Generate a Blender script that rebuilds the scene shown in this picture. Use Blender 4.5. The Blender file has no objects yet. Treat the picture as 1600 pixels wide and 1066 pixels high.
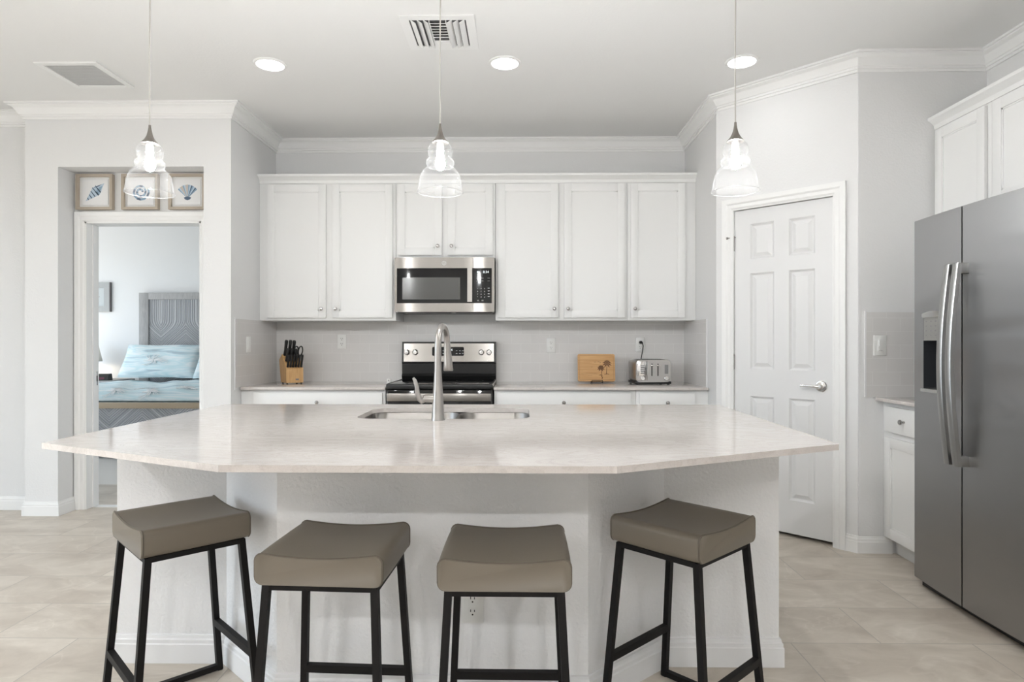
import bpy, bmesh, math, random
from mathutils import Vector, Matrix
random.seed(7)
PI = math.pi
scene = bpy.context.scene
COL = scene.collection

# ------------------------------------------------------------------ camera, sky, light, exposure
cam_d = bpy.data.cameras.new('camera')
cam = bpy.data.objects.new('camera', cam_d); COL.objects.link(cam)
cam.location = (0, 0, 1.21)
cam.rotation_euler = (PI/2, 0, math.radians(0.8))
cam_d.sensor_width = 36; cam_d.lens = 1010/1600*36
cam_d.clip_start = 0.05; cam_d.clip_end = 60
scene.camera = cam
scene.view_settings.view_transform = 'Standard'
scene.view_settings.look = 'None'
scene.view_settings.gamma = 1
scene.view_settings.use_curve_mapping = False
scene.view_settings.exposure = 0.08

world = bpy.data.worlds.new('sky'); scene.world = world
world.use_nodes = True
wt = world.node_tree; wt.nodes.clear()
w_out = wt.nodes.new('ShaderNodeOutputWorld'); w_bg = wt.nodes.new('ShaderNodeBackground')
w_tc = wt.nodes.new('ShaderNodeTexCoord'); w_sep = wt.nodes.new('ShaderNodeSeparateXYZ')
w_cr = wt.nodes.new('ShaderNodeValToRGB')
w_cr.color_ramp.elements[0].position = 0.49; w_cr.color_ramp.elements[0].color = (.62, .60, .56, 1)
w_cr.color_ramp.elements[1].position = 0.53; w_cr.color_ramp.elements[1].color = (.76, .90, 1.04, 1)
w_ma = wt.nodes.new('ShaderNodeMath'); w_ma.operation = 'MULTIPLY_ADD'; w_ma.inputs[1].default_value = .5; w_ma.inputs[2].default_value = .5
wt.links.new(w_tc.outputs['Generated'], w_sep.inputs[0]); wt.links.new(w_sep.outputs['Z'], w_ma.inputs[0])
wt.links.new(w_ma.outputs[0], w_cr.inputs[0]); wt.links.new(w_cr.outputs[0], w_bg.inputs['Color'])
w_bg.inputs['Strength'].default_value = 4.6
wt.links.new(w_bg.outputs[0], w_out.inputs[0])

def portal(name, loc, rot, sx, sy):
    l = bpy.data.lights.new(name, 'AREA'); l.shape = 'RECTANGLE'; l.size = sx; l.size_y = sy
    l.cycles.is_portal = True
    o = bpy.data.objects.new(name, l); COL.objects.link(o); o.location = loc; o.rotation_euler = rot
    return o
# daylight comes in through the glazing of the living area (left of the camera) and an added, unseen bedroom window
portal('daylight_living_side', (-5.19, 1.3, 1.28), (0, -PI/2, 0), 2.44, 3.0)
portal('daylight_bedroom', (-7.19, 6.7, 1.45), (0, -PI/2, 0), 2.3, 3.6)

LAMP_DOWN = 24.0      # emission of a recessed downlight lens
LAMP_BULB = 870.0     # emission of a pendant bulb
LAMP_LIVING = 620.0   # emission of a living area downlight lens

# ------------------------------------------------------------------ materials
def mat(name, color=(.8, .8, .8), rough=.5, metal=0.0, spec=.5, coat=0.0, aniso=0.0):
    m = bpy.data.materials.new(name); m.use_nodes = True
    b = m.node_tree.nodes['Principled BSDF']
    b.inputs['Base Color'].default_value = (*color, 1)
    b.inputs['Roughness'].default_value = rough
    b.inputs['Metallic'].default_value = metal
    b.inputs['Specular IOR Level'].default_value = spec
    b.inputs['Coat Weight'].default_value = coat
    b.inputs['Anisotropic'].default_value = aniso
    return m
def nd(m, t, **kw):
    n = m.node_tree.nodes.new(t)
    for k, v in kw.items():
        if hasattr(n, k): setattr(n, k, v)
        else: n.inputs[k].default_value = v
    return n
def ln(m, a, b): m.node_tree.links.new(a, b)
def bsdf(m): return m.node_tree.nodes['Principled BSDF']
def coords(m, scale=(1, 1, 1), rot=(0, 0, 0), loc=(0, 0, 0), kind='Object'):
    tc = nd(m, 'ShaderNodeTexCoord'); mp = nd(m, 'ShaderNodeMapping')
    mp.inputs['Scale'].default_value = scale; mp.inputs['Rotation'].default_value = rot; mp.inputs['Location'].default_value = loc
    ln(m, tc.outputs[kind], mp.inputs['Vector']); return mp.outputs['Vector']
def bump_noise(m, scale=200, strength=.1, dist=.002, vec=None, detail=2):
    n = nd(m, 'ShaderNodeTexNoise'); n.inputs['Scale'].default_value = scale; n.inputs['Detail'].default_value = detail
    ln(m, vec if vec is not None else coords(m), n.inputs['Vector'])
    b = nd(m, 'ShaderNodeBump'); b.inputs['Strength'].default_value = strength; b.inputs['Distance'].default_value = dist
    ln(m, n.outputs['Fac'], b.inputs['Height']); ln(m, b.outputs['Normal'], bsdf(m).inputs['Normal'])
    return n
def ramp(m, fac, stops):
    r = nd(m, 'ShaderNodeValToRGB'); e = r.color_ramp.elements
    while len(e) < len(stops): e.new(.5)
    for i, (p, c) in enumerate(stops):
        e[i].position = p; e[i].color = (*c, 1)
    ln(m, fac, r.inputs[0]); return r.outputs[0]

M = {}
M['wall'] = mat('wall_paint', (.76, .76, .757), .75, spec=.25); bump_noise(M['wall'], 90, .28, .004)
M['ceiling'] = mat('ceiling_paint', (.82, .82, .81), .85, spec=.15); bump_noise(M['ceiling'], 70, .2, .004)
M['island_wall'] = mat('textured_island_paint', (.80, .80, .80), .75, spec=.25); bump_noise(M['island_wall'], 85, .55, .005)
M['island_trim'] = mat('island_trim_paint', (.79, .79, .79), .45, spec=.35)
M['trim'] = mat('trim_paint', (.84, .84, .83), .4, spec=.4)
M['door'] = mat('door_paint', (.74, .74, .738), .42, spec=.4)
M['cabinet'] = mat('cabinet_paint', (.82, .82, .81), .38, spec=.4)
M['cab_shadow'] = mat('cabinet_inside', (.55, .55, .54), .6)
def tangent(m, v):
    c = m.node_tree.nodes.new('ShaderNodeCombineXYZ')
    for i in range(3): c.inputs[i].default_value = v[i]
    m.node_tree.links.new(c.outputs[0], bsdf(m).inputs['Tangent'])
M['steel'] = mat('brushed_steel', (.35, .33, .31), .27, 1.0, aniso=.75); tangent(M['steel'], (0, 0, 1))
M['steel_soft'] = mat('satin_steel', (.52, .51, .50), .33, 1.0)
M['fridge'] = mat('fridge_steel', (.35, .35, .352), .29, 1.0, aniso=.88); tangent(M['fridge'], (0, 1, 0))
v = coords(M['fridge'], (1.3, 1, 6)); n_ = nd(M['fridge'], 'ShaderNodeTexNoise', Scale=1.0, Detail=1.0, Distortion=.3); ln(M['fridge'], v, n_.inputs['Vector'])
b_ = nd(M['fridge'], 'ShaderNodeBump', Strength=.6, Distance=.014); ln(M['fridge'], n_.outputs['Fac'], b_.inputs['Height']); ln(M['fridge'], b_.outputs[0], bsdf(M['fridge']).inputs['Normal'])
M['sink_steel'] = mat('sink_steel', (.30, .285, .27), .28, 1.0)
M['chrome'] = mat('chrome', (.78, .77, .76), .12, 1.0)
M['knob'] = mat('nickel_knob', (.42, .41, .40), .22, 1.0)
M['nickel'] = mat('brushed_nickel', (.44, .42, .40), .28, 1.0)
M['bronze'] = mat('pendant_cap_metal', (.30, .28, .26), .35, 1.0)
M['black_glass'] = mat('black_glass', (.006, .006, .007), .06, spec=.5)
M['black'] = mat('black_plastic', (.012, .012, .012), .35)
M['black_metal'] = mat('black_powder_coat', (.009, .008, .008), .55, spec=.22)
M['dark'] = mat('dark_gap', (.02, .02, .02), .8)
M['grey_window'] = mat('mesh_window', (.085, .085, .08), .2, spec=.5)
M['white_plastic'] = mat('white_plastic', (.82, .82, .80), .35)
M['label_white'] = mat('printed_white', (.75, .75, .75), .5)
M['label_grey'] = mat('printed_grey', (.22, .22, .22), .5)
M['disp_body'] = mat('dispenser_panel', (.33, .325, .31), .35, .6)
M['disp_dark'] = mat('dispenser_recess', (.035, .037, .042), .3)
M['disp_trim'] = mat('dispenser_trim', (.45, .45, .44), .25, .8)
M['carpet'] = mat('bedroom_carpet', (.74, .71, .67), .95, spec=.1); bump_noise(M['carpet'], 400, .5, .004)
M['bed_wall'] = mat('bedroom_paint', (.87, .875, .88), .8, spec=.2)
M['rope_wood'] = mat('light_wood', (.50, .40, .28), .6)
M['frame_wood'] = mat('greige_frame_wood', (.42, .36, .29), .5)
M['mount'] = mat('frame_mount', (.72, .72, .71), .8)
M['paper'] = mat('art_paper', (.76, .76, .76), .8)
M['ink_dark'] = mat('ink_slate', (.09, .13, .19), .8)
M['ink_blue'] = mat('ink_blue', (.26, .37, .48), .8)
M['ink_pale'] = mat('ink_pale_blue', (.47, .57, .66), .8)
M['ink_sand'] = mat('ink_sand', (.52, .47, .42), .8)
M['dark_frame'] = mat('dark_picture_frame', (.10, .09, .09), .5)
M['art_grey'] = mat('art_grey', (.60, .64, .65), .7)
M['art_mat'] = mat('art_frame_grey', (.45, .46, .46), .5)
M['white_ceramic'] = mat('white_ceramic', (.80, .79, .77), .25)
M['burn'] = mat('burnt_engraving', (.16, .075, .03), .7)
M['fan'] = mat('fan_blade', (.10, .10, .10), .5)
M['red_led'] = mat('clock_face', (.10, .02, .04), .2)
M['shade'] = mat('lamp_shade_cloth', (.85, .82, .75), .9)

M['vent_dark'] = mat('vent_shadow', (.10, .10, .10), .8)
M['cord_clear'] = mat('clear_cord', (.62, .60, .57), .25)
M['handle_steel'] = mat('handle_steel', (.40, .40, .395), .32, 1.0)
M['grille_back'] = mat('grille_back', (.75, .75, .75), .8)
M['fridge_side'] = mat('fridge_side', (.16, .16, .16), .5)
M['burn_soft'] = mat('board_groove', (.36, .20, .08), .7)
# emitters
def emis(name, color, s):
    m = bpy.data.materials.new(name); m.use_nodes = True; t = m.node_tree; t.nodes.clear()
    o = t.nodes.new('ShaderNodeOutputMaterial'); e = t.nodes.new('ShaderNodeEmission')
    e.inputs[0].default_value = (*color, 1); e.inputs[1].default_value = s; t.links.new(e.outputs[0], o.inputs[0]); return m
M['downlight'] = emis('downlight_glow', (.98, .99, 1), LAMP_DOWN)
M['downlight_living'] = emis('downlight_living_glow', (.98, .99, 1), LAMP_LIVING)
M['bulb'] = emis('bulb_glow', (.98, .992, 1), LAMP_BULB)
M['bed_bulb'] = emis('bedside_bulb_glow', (1, .82, .58), 45)
M['digits'] = emis('display_digits', (.9, .97, 1), 1.3)

# seeded glass of the pendant shades: thin clear glass, milky at grazing angles, with seeds
m = bpy.data.materials.new('seeded_glass'); m.use_nodes = True; t = m.node_tree; t.nodes.clear()
o_ = t.nodes.new('ShaderNodeOutputMaterial'); tr = t.nodes.new('ShaderNodeBsdfTransparent'); tr.inputs[0].default_value = (.97, .97, .97, 1)
gl = t.nodes.new('ShaderNodeBsdfGlossy'); gl.inputs['Roughness'].default_value = .01
df = t.nodes.new('ShaderNodeBsdfDiffuse'); df.inputs[0].default_value = (.95, .95, .95, 1)
lw = t.nodes.new('ShaderNodeLayerWeight'); lw.inputs['Blend'].default_value = .30
vo = t.nodes.new('ShaderNodeTexVoronoi'); vo.inputs['Scale'].default_value = 230
tc = t.nodes.new('ShaderNodeTexCoord'); t.links.new(tc.outputs['Object'], vo.inputs['Vector'])
mr = t.nodes.new('ShaderNodeMapRange'); mr.inputs['From Min'].default_value = .05; mr.inputs['From Max'].default_value = .4; mr.inputs['To Min'].default_value = .008; mr.inputs['To Max'].default_value = .0014
t.links.new(vo.outputs['Distance'], mr.inputs['Value'])
pw = t.nodes.new('ShaderNodeMath'); pw.operation = 'POWER'; pw.inputs[1].default_value = 1.8; t.links.new(lw.outputs['Facing'], pw.inputs[0])
sc_ = t.nodes.new('ShaderNodeMath'); sc_.operation = 'MULTIPLY_ADD'; sc_.inputs[1].default_value = .45; sc_.inputs[2].default_value = .014; t.links.new(pw.outputs[0], sc_.inputs[0])
mxg = t.nodes.new('ShaderNodeMixShader'); t.links.new(sc_.outputs[0], mxg.inputs[0]); t.links.new(tr.outputs[0], mxg.inputs[1]); t.links.new(gl.outputs[0], mxg.inputs[2])
pf2 = t.nodes.new('ShaderNodeMath'); pf2.operation = 'POWER'; pf2.inputs[1].default_value = 2.5; t.links.new(lw.outputs['Facing'], pf2.inputs[0])
ma2 = t.nodes.new('ShaderNodeMath'); ma2.operation = 'MULTIPLY_ADD'; ma2.inputs[1].default_value = .012; t.links.new(pf2.outputs[0], ma2.inputs[0]); t.links.new(mr.outputs[0], ma2.inputs[2])
sz = t.nodes.new('ShaderNodeSeparateXYZ'); t.links.new(tc.outputs['Object'], sz.inputs[0])      # diffuse white weighted toward the bell, painting in bulb light that falls off there
mz = t.nodes.new('ShaderNodeMapRange'); mz.inputs['From Min'].default_value = .03; mz.inputs['From Max'].default_value = .105; mz.inputs['To Min'].default_value = 3.6; mz.inputs['To Max'].default_value = .45
t.links.new(sz.outputs['Z'], mz.inputs['Value']); mm = t.nodes.new('ShaderNodeMath'); mm.operation = 'MULTIPLY'; t.links.new(ma2.outputs[0], mm.inputs[0]); t.links.new(mz.outputs[0], mm.inputs[1])
mx = t.nodes.new('ShaderNodeMixShader'); t.links.new(mm.outputs[0], mx.inputs[0]); t.links.new(mxg.outputs[0], mx.inputs[1]); t.links.new(df.outputs[0], mx.inputs[2])
t.links.new(mx.outputs[0], o_.inputs[0]); M['glass'] = m
m = bpy.data.materials.new('rim_glass'); m.use_nodes = True; t = m.node_tree; t.nodes.clear()
o_ = t.nodes.new('ShaderNodeOutputMaterial'); tr = t.nodes.new('ShaderNodeBsdfTransparent'); gl = t.nodes.new('ShaderNodeBsdfGlossy'); gl.inputs['Roughness'].default_value = .1
df = t.nodes.new('ShaderNodeBsdfDiffuse'); m1 = t.nodes.new('ShaderNodeMixShader'); m1.inputs[0].default_value = .22; m2 = t.nodes.new('ShaderNodeMixShader'); m2.inputs[0].default_value = .05
t.links.new(tr.outputs[0], m1.inputs[1]); t.links.new(gl.outputs[0], m1.inputs[2]); t.links.new(m1.outputs[0], m2.inputs[1]); t.links.new(df.outputs[0], m2.inputs[2]); t.links.new(m2.outputs[0], o_.inputs[0]); M['rim_glass'] = m

# floor tiles
m = M['floor'] = mat('floor_tile', (.5, .47, .42), .38, spec=.35)
vec = coords(m, loc=(-1.80 + .36*0, -2.605, 0))
br = nd(m, 'ShaderNodeTexBrick'); br.offset = .5; br.offset_frequency = 2
br.inputs['Scale'].default_value = 1; br.inputs['Brick Width'].default_value = .72; br.inputs['Row Height'].default_value = .345
br.inputs['Mortar Size'].default_value = .0022; br.inputs['Mortar Smooth'].default_value = .1; br.inputs['Bias'].default_value = 0
br.inputs['Color1'].default_value = (0, 0, 0, 1); br.inputs['Color2'].default_value = (1, 1, 1, 1); br.inputs['Mortar'].default_value = (.5, .5, .5, 1)
ln(m, vec, br.inputs['Vector'])
# every tile samples the clouding at its own offset
sepc = nd(m, 'ShaderNodeSeparateColor'); ln(m, br.outputs['Color'], sepc.inputs[0])
cmb = nd(m, 'ShaderNodeCombineXYZ'); mlt = nd(m, 'ShaderNodeMath', operation='MULTIPLY'); mlt.inputs[1].default_value = 23.0
ln(m, sepc.outputs[0], mlt.inputs[0]); ln(m, mlt.outputs[0], cmb.inputs['Z'])
vad = nd(m, 'ShaderNodeVectorMath', operation='ADD'); ln(m, coords(m, (1.0, 1.7, 1), (0, 0, .5)), vad.inputs[0]); ln(m, cmb.outputs[0], vad.inputs[1])
n1 = nd(m, 'ShaderNodeTexNoise', Scale=2.6, Detail=7.0, Roughness=.62, Distortion=.8); ln(m, vad.outputs[0], n1.inputs['Vector'])
tile_c = ramp(m, n1.outputs['Fac'], [(.30, (.47, .41, .345)), (.5, (.58, .52, .445)), (.70, (.69, .63, .55))])
n2 = nd(m, 'ShaderNodeTexNoise', Scale=1.4, Detail=4.0, Roughness=.5, Distortion=1.2); ln(m, vad.outputs[0], n2.inputs['Vector'])
vein = ramp(m, n2.outputs['Fac'], [(.485, (0, 0, 0)), (.5, (.16, .16, .16)), (.515, (0, 0, 0))])
mixv = nd(m, 'ShaderNodeMix', data_type='RGBA', blend_type='ADD'); mixv.inputs[0].default_value = .3
ln(m, tile_c, mixv.inputs[6]); ln(m, vein, mixv.inputs[7])
mixm = nd(m, 'ShaderNodeMix', data_type='RGBA'); ln(m, br.outputs['Fac'], mixm.inputs[0]); ln(m, mixv.outputs[2], mixm.inputs[6]); mixm.inputs[7].default_value = (.42, .385, .34, 1)
ln(m, mixm.outputs[2], bsdf(m).inputs['Base Color'])
bp = nd(m, 'ShaderNodeBump', Strength=.4, Distance=.002); bp.invert = True; ln(m, br.outputs['Fac'], bp.inputs['Height']); ln(m, bp.outputs[0], bsdf(m).inputs['Normal'])

# quartz worktops
m = M['quartz'] = mat('pale_quartz', (.66, .63, .60), .065, spec=.5)
n1 = nd(m, 'ShaderNodeTexNoise', Scale=5.0, Detail=8.0, Roughness=.6, Distortion=1.5); ln(m, coords(m, (1, 2.2, 1), (0, 0, .35)), n1.inputs['Vector'])
ve = ramp(m, n1.outputs['Fac'], [(.30, (.595, .55, .52)), (.46, (.63, .585, .555)), (.5, (.575, .53, .50)), (.54, (.635, .59, .56)), (.75, (.65, .61, .58))])
n3 = nd(m, 'ShaderNodeTexNoise', Scale=320.0, Detail=2.0); ln(m, coords(m), n3.inputs['Vector'])
gr = ramp(m, n3.outputs['Fac'], [(.35, (.80, .79, .78)), (.5, (1, 1, 1)), (.68, (1, 1, 1))])
mq = nd(m, 'ShaderNodeMix', data_type='RGBA', blend_type='MULTIPLY'); mq.inputs[0].default_value = .35; ln(m, ve, mq.inputs[6]); ln(m, gr, mq.inputs[7]); ln(m, mq.outputs[2], bsdf(m).inputs['Base Color'])

# backsplash tile (running bond 6 x 3 inch); one material per wall direction
def splash(name, rot, loc=(0, 0, 0)):
    m = mat(name, (.74, .72, .71), .16, spec=.5)
    br = nd(m, 'ShaderNodeTexBrick'); br.offset = .5
    br.inputs['Scale'].default_value = 1; br.inputs['Brick Width'].default_value = .154; br.inputs['Row Height'].default_value = .0765
    br.inputs['Mortar Size'].default_value = .0013; br.inputs['Mortar Smooth'].default_value = .2
    br.inputs['Color1'].default_value = (.70, .685, .67, 1); br.inputs['Color2'].default_value = (.72, .705, .69, 1); br.inputs['Mortar'].default_value = (.80, .79, .775, 1)
    ln(m, coords(m, rot=rot, loc=loc), br.inputs['Vector']); ln(m, br.outputs['Color'], bsdf(m).inputs['Base Color'])
    bp = nd(m, 'ShaderNodeBump', Strength=.35, Distance=.0015); bp.invert = True; ln(m, br.outputs['Fac'], bp.inputs['Height']); ln(m, bp.outputs[0], bsdf(m).inputs['Normal'])
    return m
M['splash_x'] = splash('backsplash_tile', (-PI/2, 0, 0), (0, -.882, 0))
M['splash_y'] = splash('backsplash_tile_side', (-PI/2, 0, 0), (0, -.882, 0))

# leather
m = M['leather'] = mat('taupe_leather', (.190, .163, .128), .40, spec=.42); bump_noise(m, 420, .12, .001)
M['leather_seam'] = mat('taupe_piping', (.13, .11, .085), .5)
# woods
def wood(name, c0, c1, scale=(1, 1, 14), wscale=3.0, rough=.45):
    m = mat(name, c0, rough); n = nd(m, 'ShaderNodeTexNoise', Scale=wscale, Detail=5.0, Distortion=.6); ln(m, coords(m, scale), n.inputs['Vector'])
    ln(m, ramp(m, n.outputs['Fac'], [(.3, c0), (.7, c1)]), bsdf(m).inputs['Base Color']); return m
M['block_wood'] = wood('knife_block_wood', (.52, .30, .12), (.68, .43, .20), (26, 26, 2))
M['board_wood'] = wood('bamboo_board', (.46, .235, .075), (.60, .35, .14), (1.5, 20, 20))
M['grey_wood'] = wood('weathered_grey_wood', (.15, .148, .155), (.27, .265, .275), (3, 3, 26), 3.5, .6)
M['grey_frame'] = wood('weathered_grey_frame', (.34, .335, .335), (.47, .46, .455), (30, 30, 3), 3.0, .6)
# chevron panel of the bed
m = M['chevron'] = mat('carved_grey_wood', (.2, .2, .21), .6)
tcx = nd(m, 'ShaderNodeTexCoord'); sp = nd(m, 'ShaderNodeSeparateXYZ'); ln(m, tcx.outputs['Object'], sp.inputs[0])
px = nd(m, 'ShaderNodeMath', operation='PINGPONG'); px.inputs[1].default_value = .34; ln(m, sp.outputs['X'], px.inputs[0])
pz = nd(m, 'ShaderNodeMath', operation='MULTIPLY_ADD'); pz.inputs[1].default_value = -1.15; pz.inputs[2].default_value = 1.75; ln(m, sp.outputs['Z'], pz.inputs[0])
sq = nd(m, 'ShaderNodeMath', operation='SMOOTH_MAX'); ln(m, pz.outputs[0], sq.inputs[0]); sq.inputs[1].default_value = .10; sq.inputs[2].default_value = .12
sm = nd(m, 'ShaderNodeMath', operation='ADD'); ln(m, px.outputs[0], sm.inputs[0]); ln(m, sq.outputs[0], sm.inputs[1])
cb = nd(m, 'ShaderNodeCombineXYZ'); ln(m, sm.outputs[0], cb.inputs[0])
wv = nd(m, 'ShaderNodeTexWave', Scale=10.0, Distortion=7.0, Detail=4.0); wv.inputs['Detail Scale'].default_value = 2.0; ln(m, cb.outputs[0], wv.inputs['Vector'])
ln(m, ramp(m, wv.outputs['Fac'], [(.05, (.30, .305, .32)), (.5, (.40, .405, .42)), (.95, (.50, .50, .51))]), bsdf(m).inputs['Base Color'])
bp = nd(m, 'ShaderNodeBump', Strength=.5, Distance=.01); ln(m, wv.outputs['Fac'], bp.inputs['Height']); ln(m, bp.outputs[0], bsdf(m).inputs['Normal'])
# bedding: pale aqua with watery bands
def bedding(name, scale, rot=(0, 0, 0)):
    m = mat(name, (.6, .75, .8), .85, spec=.15)
    n = nd(m, 'ShaderNodeTexNoise', Scale=2.2, Detail=3.0, Roughness=.45, Distortion=.7); ln(m, coords(m, scale, rot), n.inputs['Vector'])
    ln(m, ramp(m, n.outputs['Fac'], [(.30, (.45, .55, .60)), (.38, (.58, .72, .77)), (.46, (.80, .88, .90)), (.53, (.62, .79, .83)), (.60, (.84, .89, .90)), (.74, (.66, .82, .86))]), bsdf(m).inputs['Base Color'])
    return m
M['bedding'] = bedding('aqua_duvet_cloth', (.55, 3.2, 3.2)); M['pillow'] = bedding('aqua_pillow_cloth', (.7, 1, 6.5))
M['coral'] = mat('white_coral_print', (.92, .93, .93), .9)

# ------------------------------------------------------------------ mesh builder
class MB:
    def __init__(s): s.bm = bmesh.new(); s.mats = []
    def mi(s, m):
        m = M[m] if isinstance(m, str) else m
        if m not in s.mats: s.mats.append(m)
        return s.mats.index(m)
    def _faces(s, faces, m):
        i = s.mi(m)
        for f in faces: f.material_index = i
    def box(s, lo, hi, m, bev=0.0, seg=2):
        lo = Vector(lo); hi = Vector(hi); n0 = set(s.bm.faces)
        r = bmesh.ops.create_cube(s.bm, size=1, matrix=Matrix.Translation((lo+hi)/2) @ Matrix.Diagonal(((hi-lo).x, (hi-lo).y, (hi-lo).z, 1)))
        if bev > 0:
            es = list({e for v in r['verts'] for e in v.link_edges})
            bmesh.ops.bevel(s.bm, geom=es, offset=bev, segments=seg, affect='EDGES', profile=.5)
        s._faces([f for f in s.bm.faces if f not in n0], m); return s
    def faces(s, verts, faces, m):
        vs = [s.bm.verts.new(v) for v in verts]; fs = []
        for f in faces:
            try: fs.append(s.bm.faces.new([vs[i] for i in f]))
            except ValueError: pass
        s._faces(fs, m); return vs
    def prism(s, poly, z0, z1, m, frame=None):
        """extrude a 2D polygon (CCW) from z0 to z1; frame maps (u, v, w) to 3D"""
        fr = frame or (lambda u, v, w: (u, v, w)); n = len(poly)
        vs = [fr(u, v, z0) for u, v in poly] + [fr(u, v, z1) for u, v in poly]
        fs = [tuple(range(n-1, -1, -1)), tuple(range(n, 2*n))] + [(i, (i+1) % n, n+(i+1) % n, n+i) for i in range(n)]
        s.faces(vs, fs, m); return s
    def prism_hole(s, outer, holes, z0, z1, m):
        for z, flip in ((z1, False), (z0, True)):
            loops = []; es = []
            for lp in [outer]+holes:
                vs = [s.bm.verts.new((x, y, z)) for x, y in lp]; loops.append(vs)
                es += [s.bm.edges.new((vs[i], vs[(i+1) % len(vs)])) for i in range(len(vs))]
            r = bmesh.ops.triangle_fill(s.bm, edges=es, use_beauty=True)
            fs = [g for g in r['geom'] if isinstance(g, bmesh.types.BMFace)]
            for f in fs:
                f.normal_update()
                if (f.normal.z < 0) != flip: f.normal_flip()
            s._faces(fs, m)
            if flip: bot = loops
            else: top = loops
        fs = []
        for a, b in zip(bot, top):
            n = len(a)
            for i in range(n): fs.append(s.bm.faces.new((a[i], a[(i+1) % n], b[(i+1) % n], b[i])))
        s._faces(fs, m); return s
    def rings(s, rings, m, closed=True, cap0=True, cap1=True):
        """loft equal-length rings of points"""
        n = len(rings[0]); vs = [[s.bm.verts.new(p) for p in r] for r in rings]; fs = []
        for a, b in zip(vs, vs[1:]):
            for i in range(n if closed else n-1):
                j = (i+1) % n
                fs.append(s.bm.faces.new((a[i], a[j], b[j], b[i])))
        if cap0: fs.append(s.bm.faces.new(vs[0][::-1]))
        if cap1: fs.append(s.bm.faces.new(vs[-1]))
        s._faces(fs, m); return s
    def lathe(s, prof, m, c=(0, 0, 0), n=24, mx=None, cap=True):
        c = Vector(c); mx = mx or Matrix.Identity(3); rs = []
        for r, z in prof:
            rs.append([c + mx @ Vector((max(r, 1e-5)*math.cos(2*PI*i/n), max(r, 1e-5)*math.sin(2*PI*i/n), z)) for i in range(n)])
        return s.rings(rs, m, cap0=cap, cap1=cap)
    def tube(s, path, r, m, n=10, cap=True):
        path = [Vector(p) for p in path]; rr = r if isinstance(r, (list, tuple)) else [r]*len(path); rs = []
        t0 = (path[1]-path[0]).normalized(); up = Vector((0, 0, 1)) if abs(t0.z) < .9 else Vector((1, 0, 0))
        nrm = (up - t0*up.dot(t0)).normalized()
        for i, p in enumerate(path):
            t = (path[min(i+1, len(path)-1)] - path[max(i-1, 0)]).normalized()
            nrm = (nrm - t*nrm.dot(t)).normalized(); bi = t.cross(nrm)
            rs.append([p + rr[i]*(nrm*math.cos(2*PI*k/n) + bi*math.sin(2*PI*k/n)) for k in range(n)])
        return s.rings(rs, m, cap0=cap, cap1=cap)
    def bar(s, a, b, w, m, up=(0, 0, 1), h=None):
        """square bar from a to b"""
        a = Vector(a); b = Vector(b); t = (b-a).normalized(); u = Vector(up)
        if abs(t.dot(u)) > .95: u = Vector((0, 1, 0))
        x = t.cross(u).normalized(); y = x.cross(t).normalized(); h = h or w
        q = [(-w/2, -h/2), (w/2, -h/2), (w/2, h/2), (-w/2, h/2)]
        s.rings([[p + x*i + y*j for i, j in q] for p in (a, b)], m); return s
    def sweep(s, path, prof, m, closed=False):
        """profile (outward u, up v) swept along an XY path; outward = right-hand side of travel; ends mitred"""
        pts = [Vector((p[0], p[1])) for p in path]; rs = []; N = len(pts)
        for i, p in enumerate(pts):
            d0 = (pts[i]-pts[i-1]).normalized() if i > 0 or closed else None
            d1 = (pts[(i+1) % N]-pts[i]).normalized() if i < N-1 or closed else None
            if d0 is None: d0 = d1
            if d1 is None: d1 = d0
            n0 = Vector((d0.y, -d0.x)); n1 = Vector((d1.y, -d1.x)); mit = (n0+n1)/(1+n0.dot(n1))
            rs.append([(p.x+mit.x*u, p.y+mit.y*u, v) for u, v in prof])
        return s.rings(rs, m)
    def grid(s, f, nu, nv, m):
        vs = [[s.bm.verts.new(f(i/nu, j/nv)) for j in range(nv+1)] for i in range(nu+1)]
        s._faces([s.bm.faces.new((vs[i][j], vs[i+1][j], vs[i+1][j+1], vs[i][j+1])) for i in range(nu) for j in range(nv)], m); return s

def obj(name, mb, parent=None, smooth=35, flipfix=True):
    me = bpy.data.meshes.new(name)
    if flipfix: bmesh.ops.recalc_face_normals(mb.bm, faces=mb.bm.faces)
    mb.bm.to_mesh(me); mb.bm.free()
    for m in mb.mats: me.materials.append(m)
    if smooth:
        for p in me.polygons: p.use_smooth = True
        me.set_sharp_from_angle(angle=math.radians(smooth))
    o = bpy.data.objects.new(name, me); COL.objects.link(o)
    if parent is not None: o.parent = parent
    return o
def tag(o, label, cat, group=None, kind=None):
    o['label'] = label; o['category'] = cat
    if group: o['group'] = group
    if kind: o['kind'] = kind
    return o
def thing(name, label, cat, loc=(0, 0, 0), rz=0.0, group=None, kind=None):
    o = bpy.data.objects.new(name, None); COL.objects.link(o); o.location = loc; o.rotation_euler = (0, 0, rz)
    o.empty_display_size = .1
    return tag(o, label, cat, group, kind)
def struct(name, mb, label, cat, smooth=35):
    return tag(obj(name, mb, None, smooth), label, cat, kind='structure')
def dup(root, loc, rz=None, label=None, group=None):
    r = root.copy(); COL.objects.link(r); r.location = loc
    if rz is not None: r.rotation_euler = (0, 0, rz)
    if label: r['label'] = label
    if group: r['group'] = group
    for ch in list(root.children):
        c = ch.copy(); COL.objects.link(c); c.parent = r
        for g in ch.children:
            d = g.copy(); COL.objects.link(d); d.parent = c
    return r
_text_cache = {}
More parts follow.
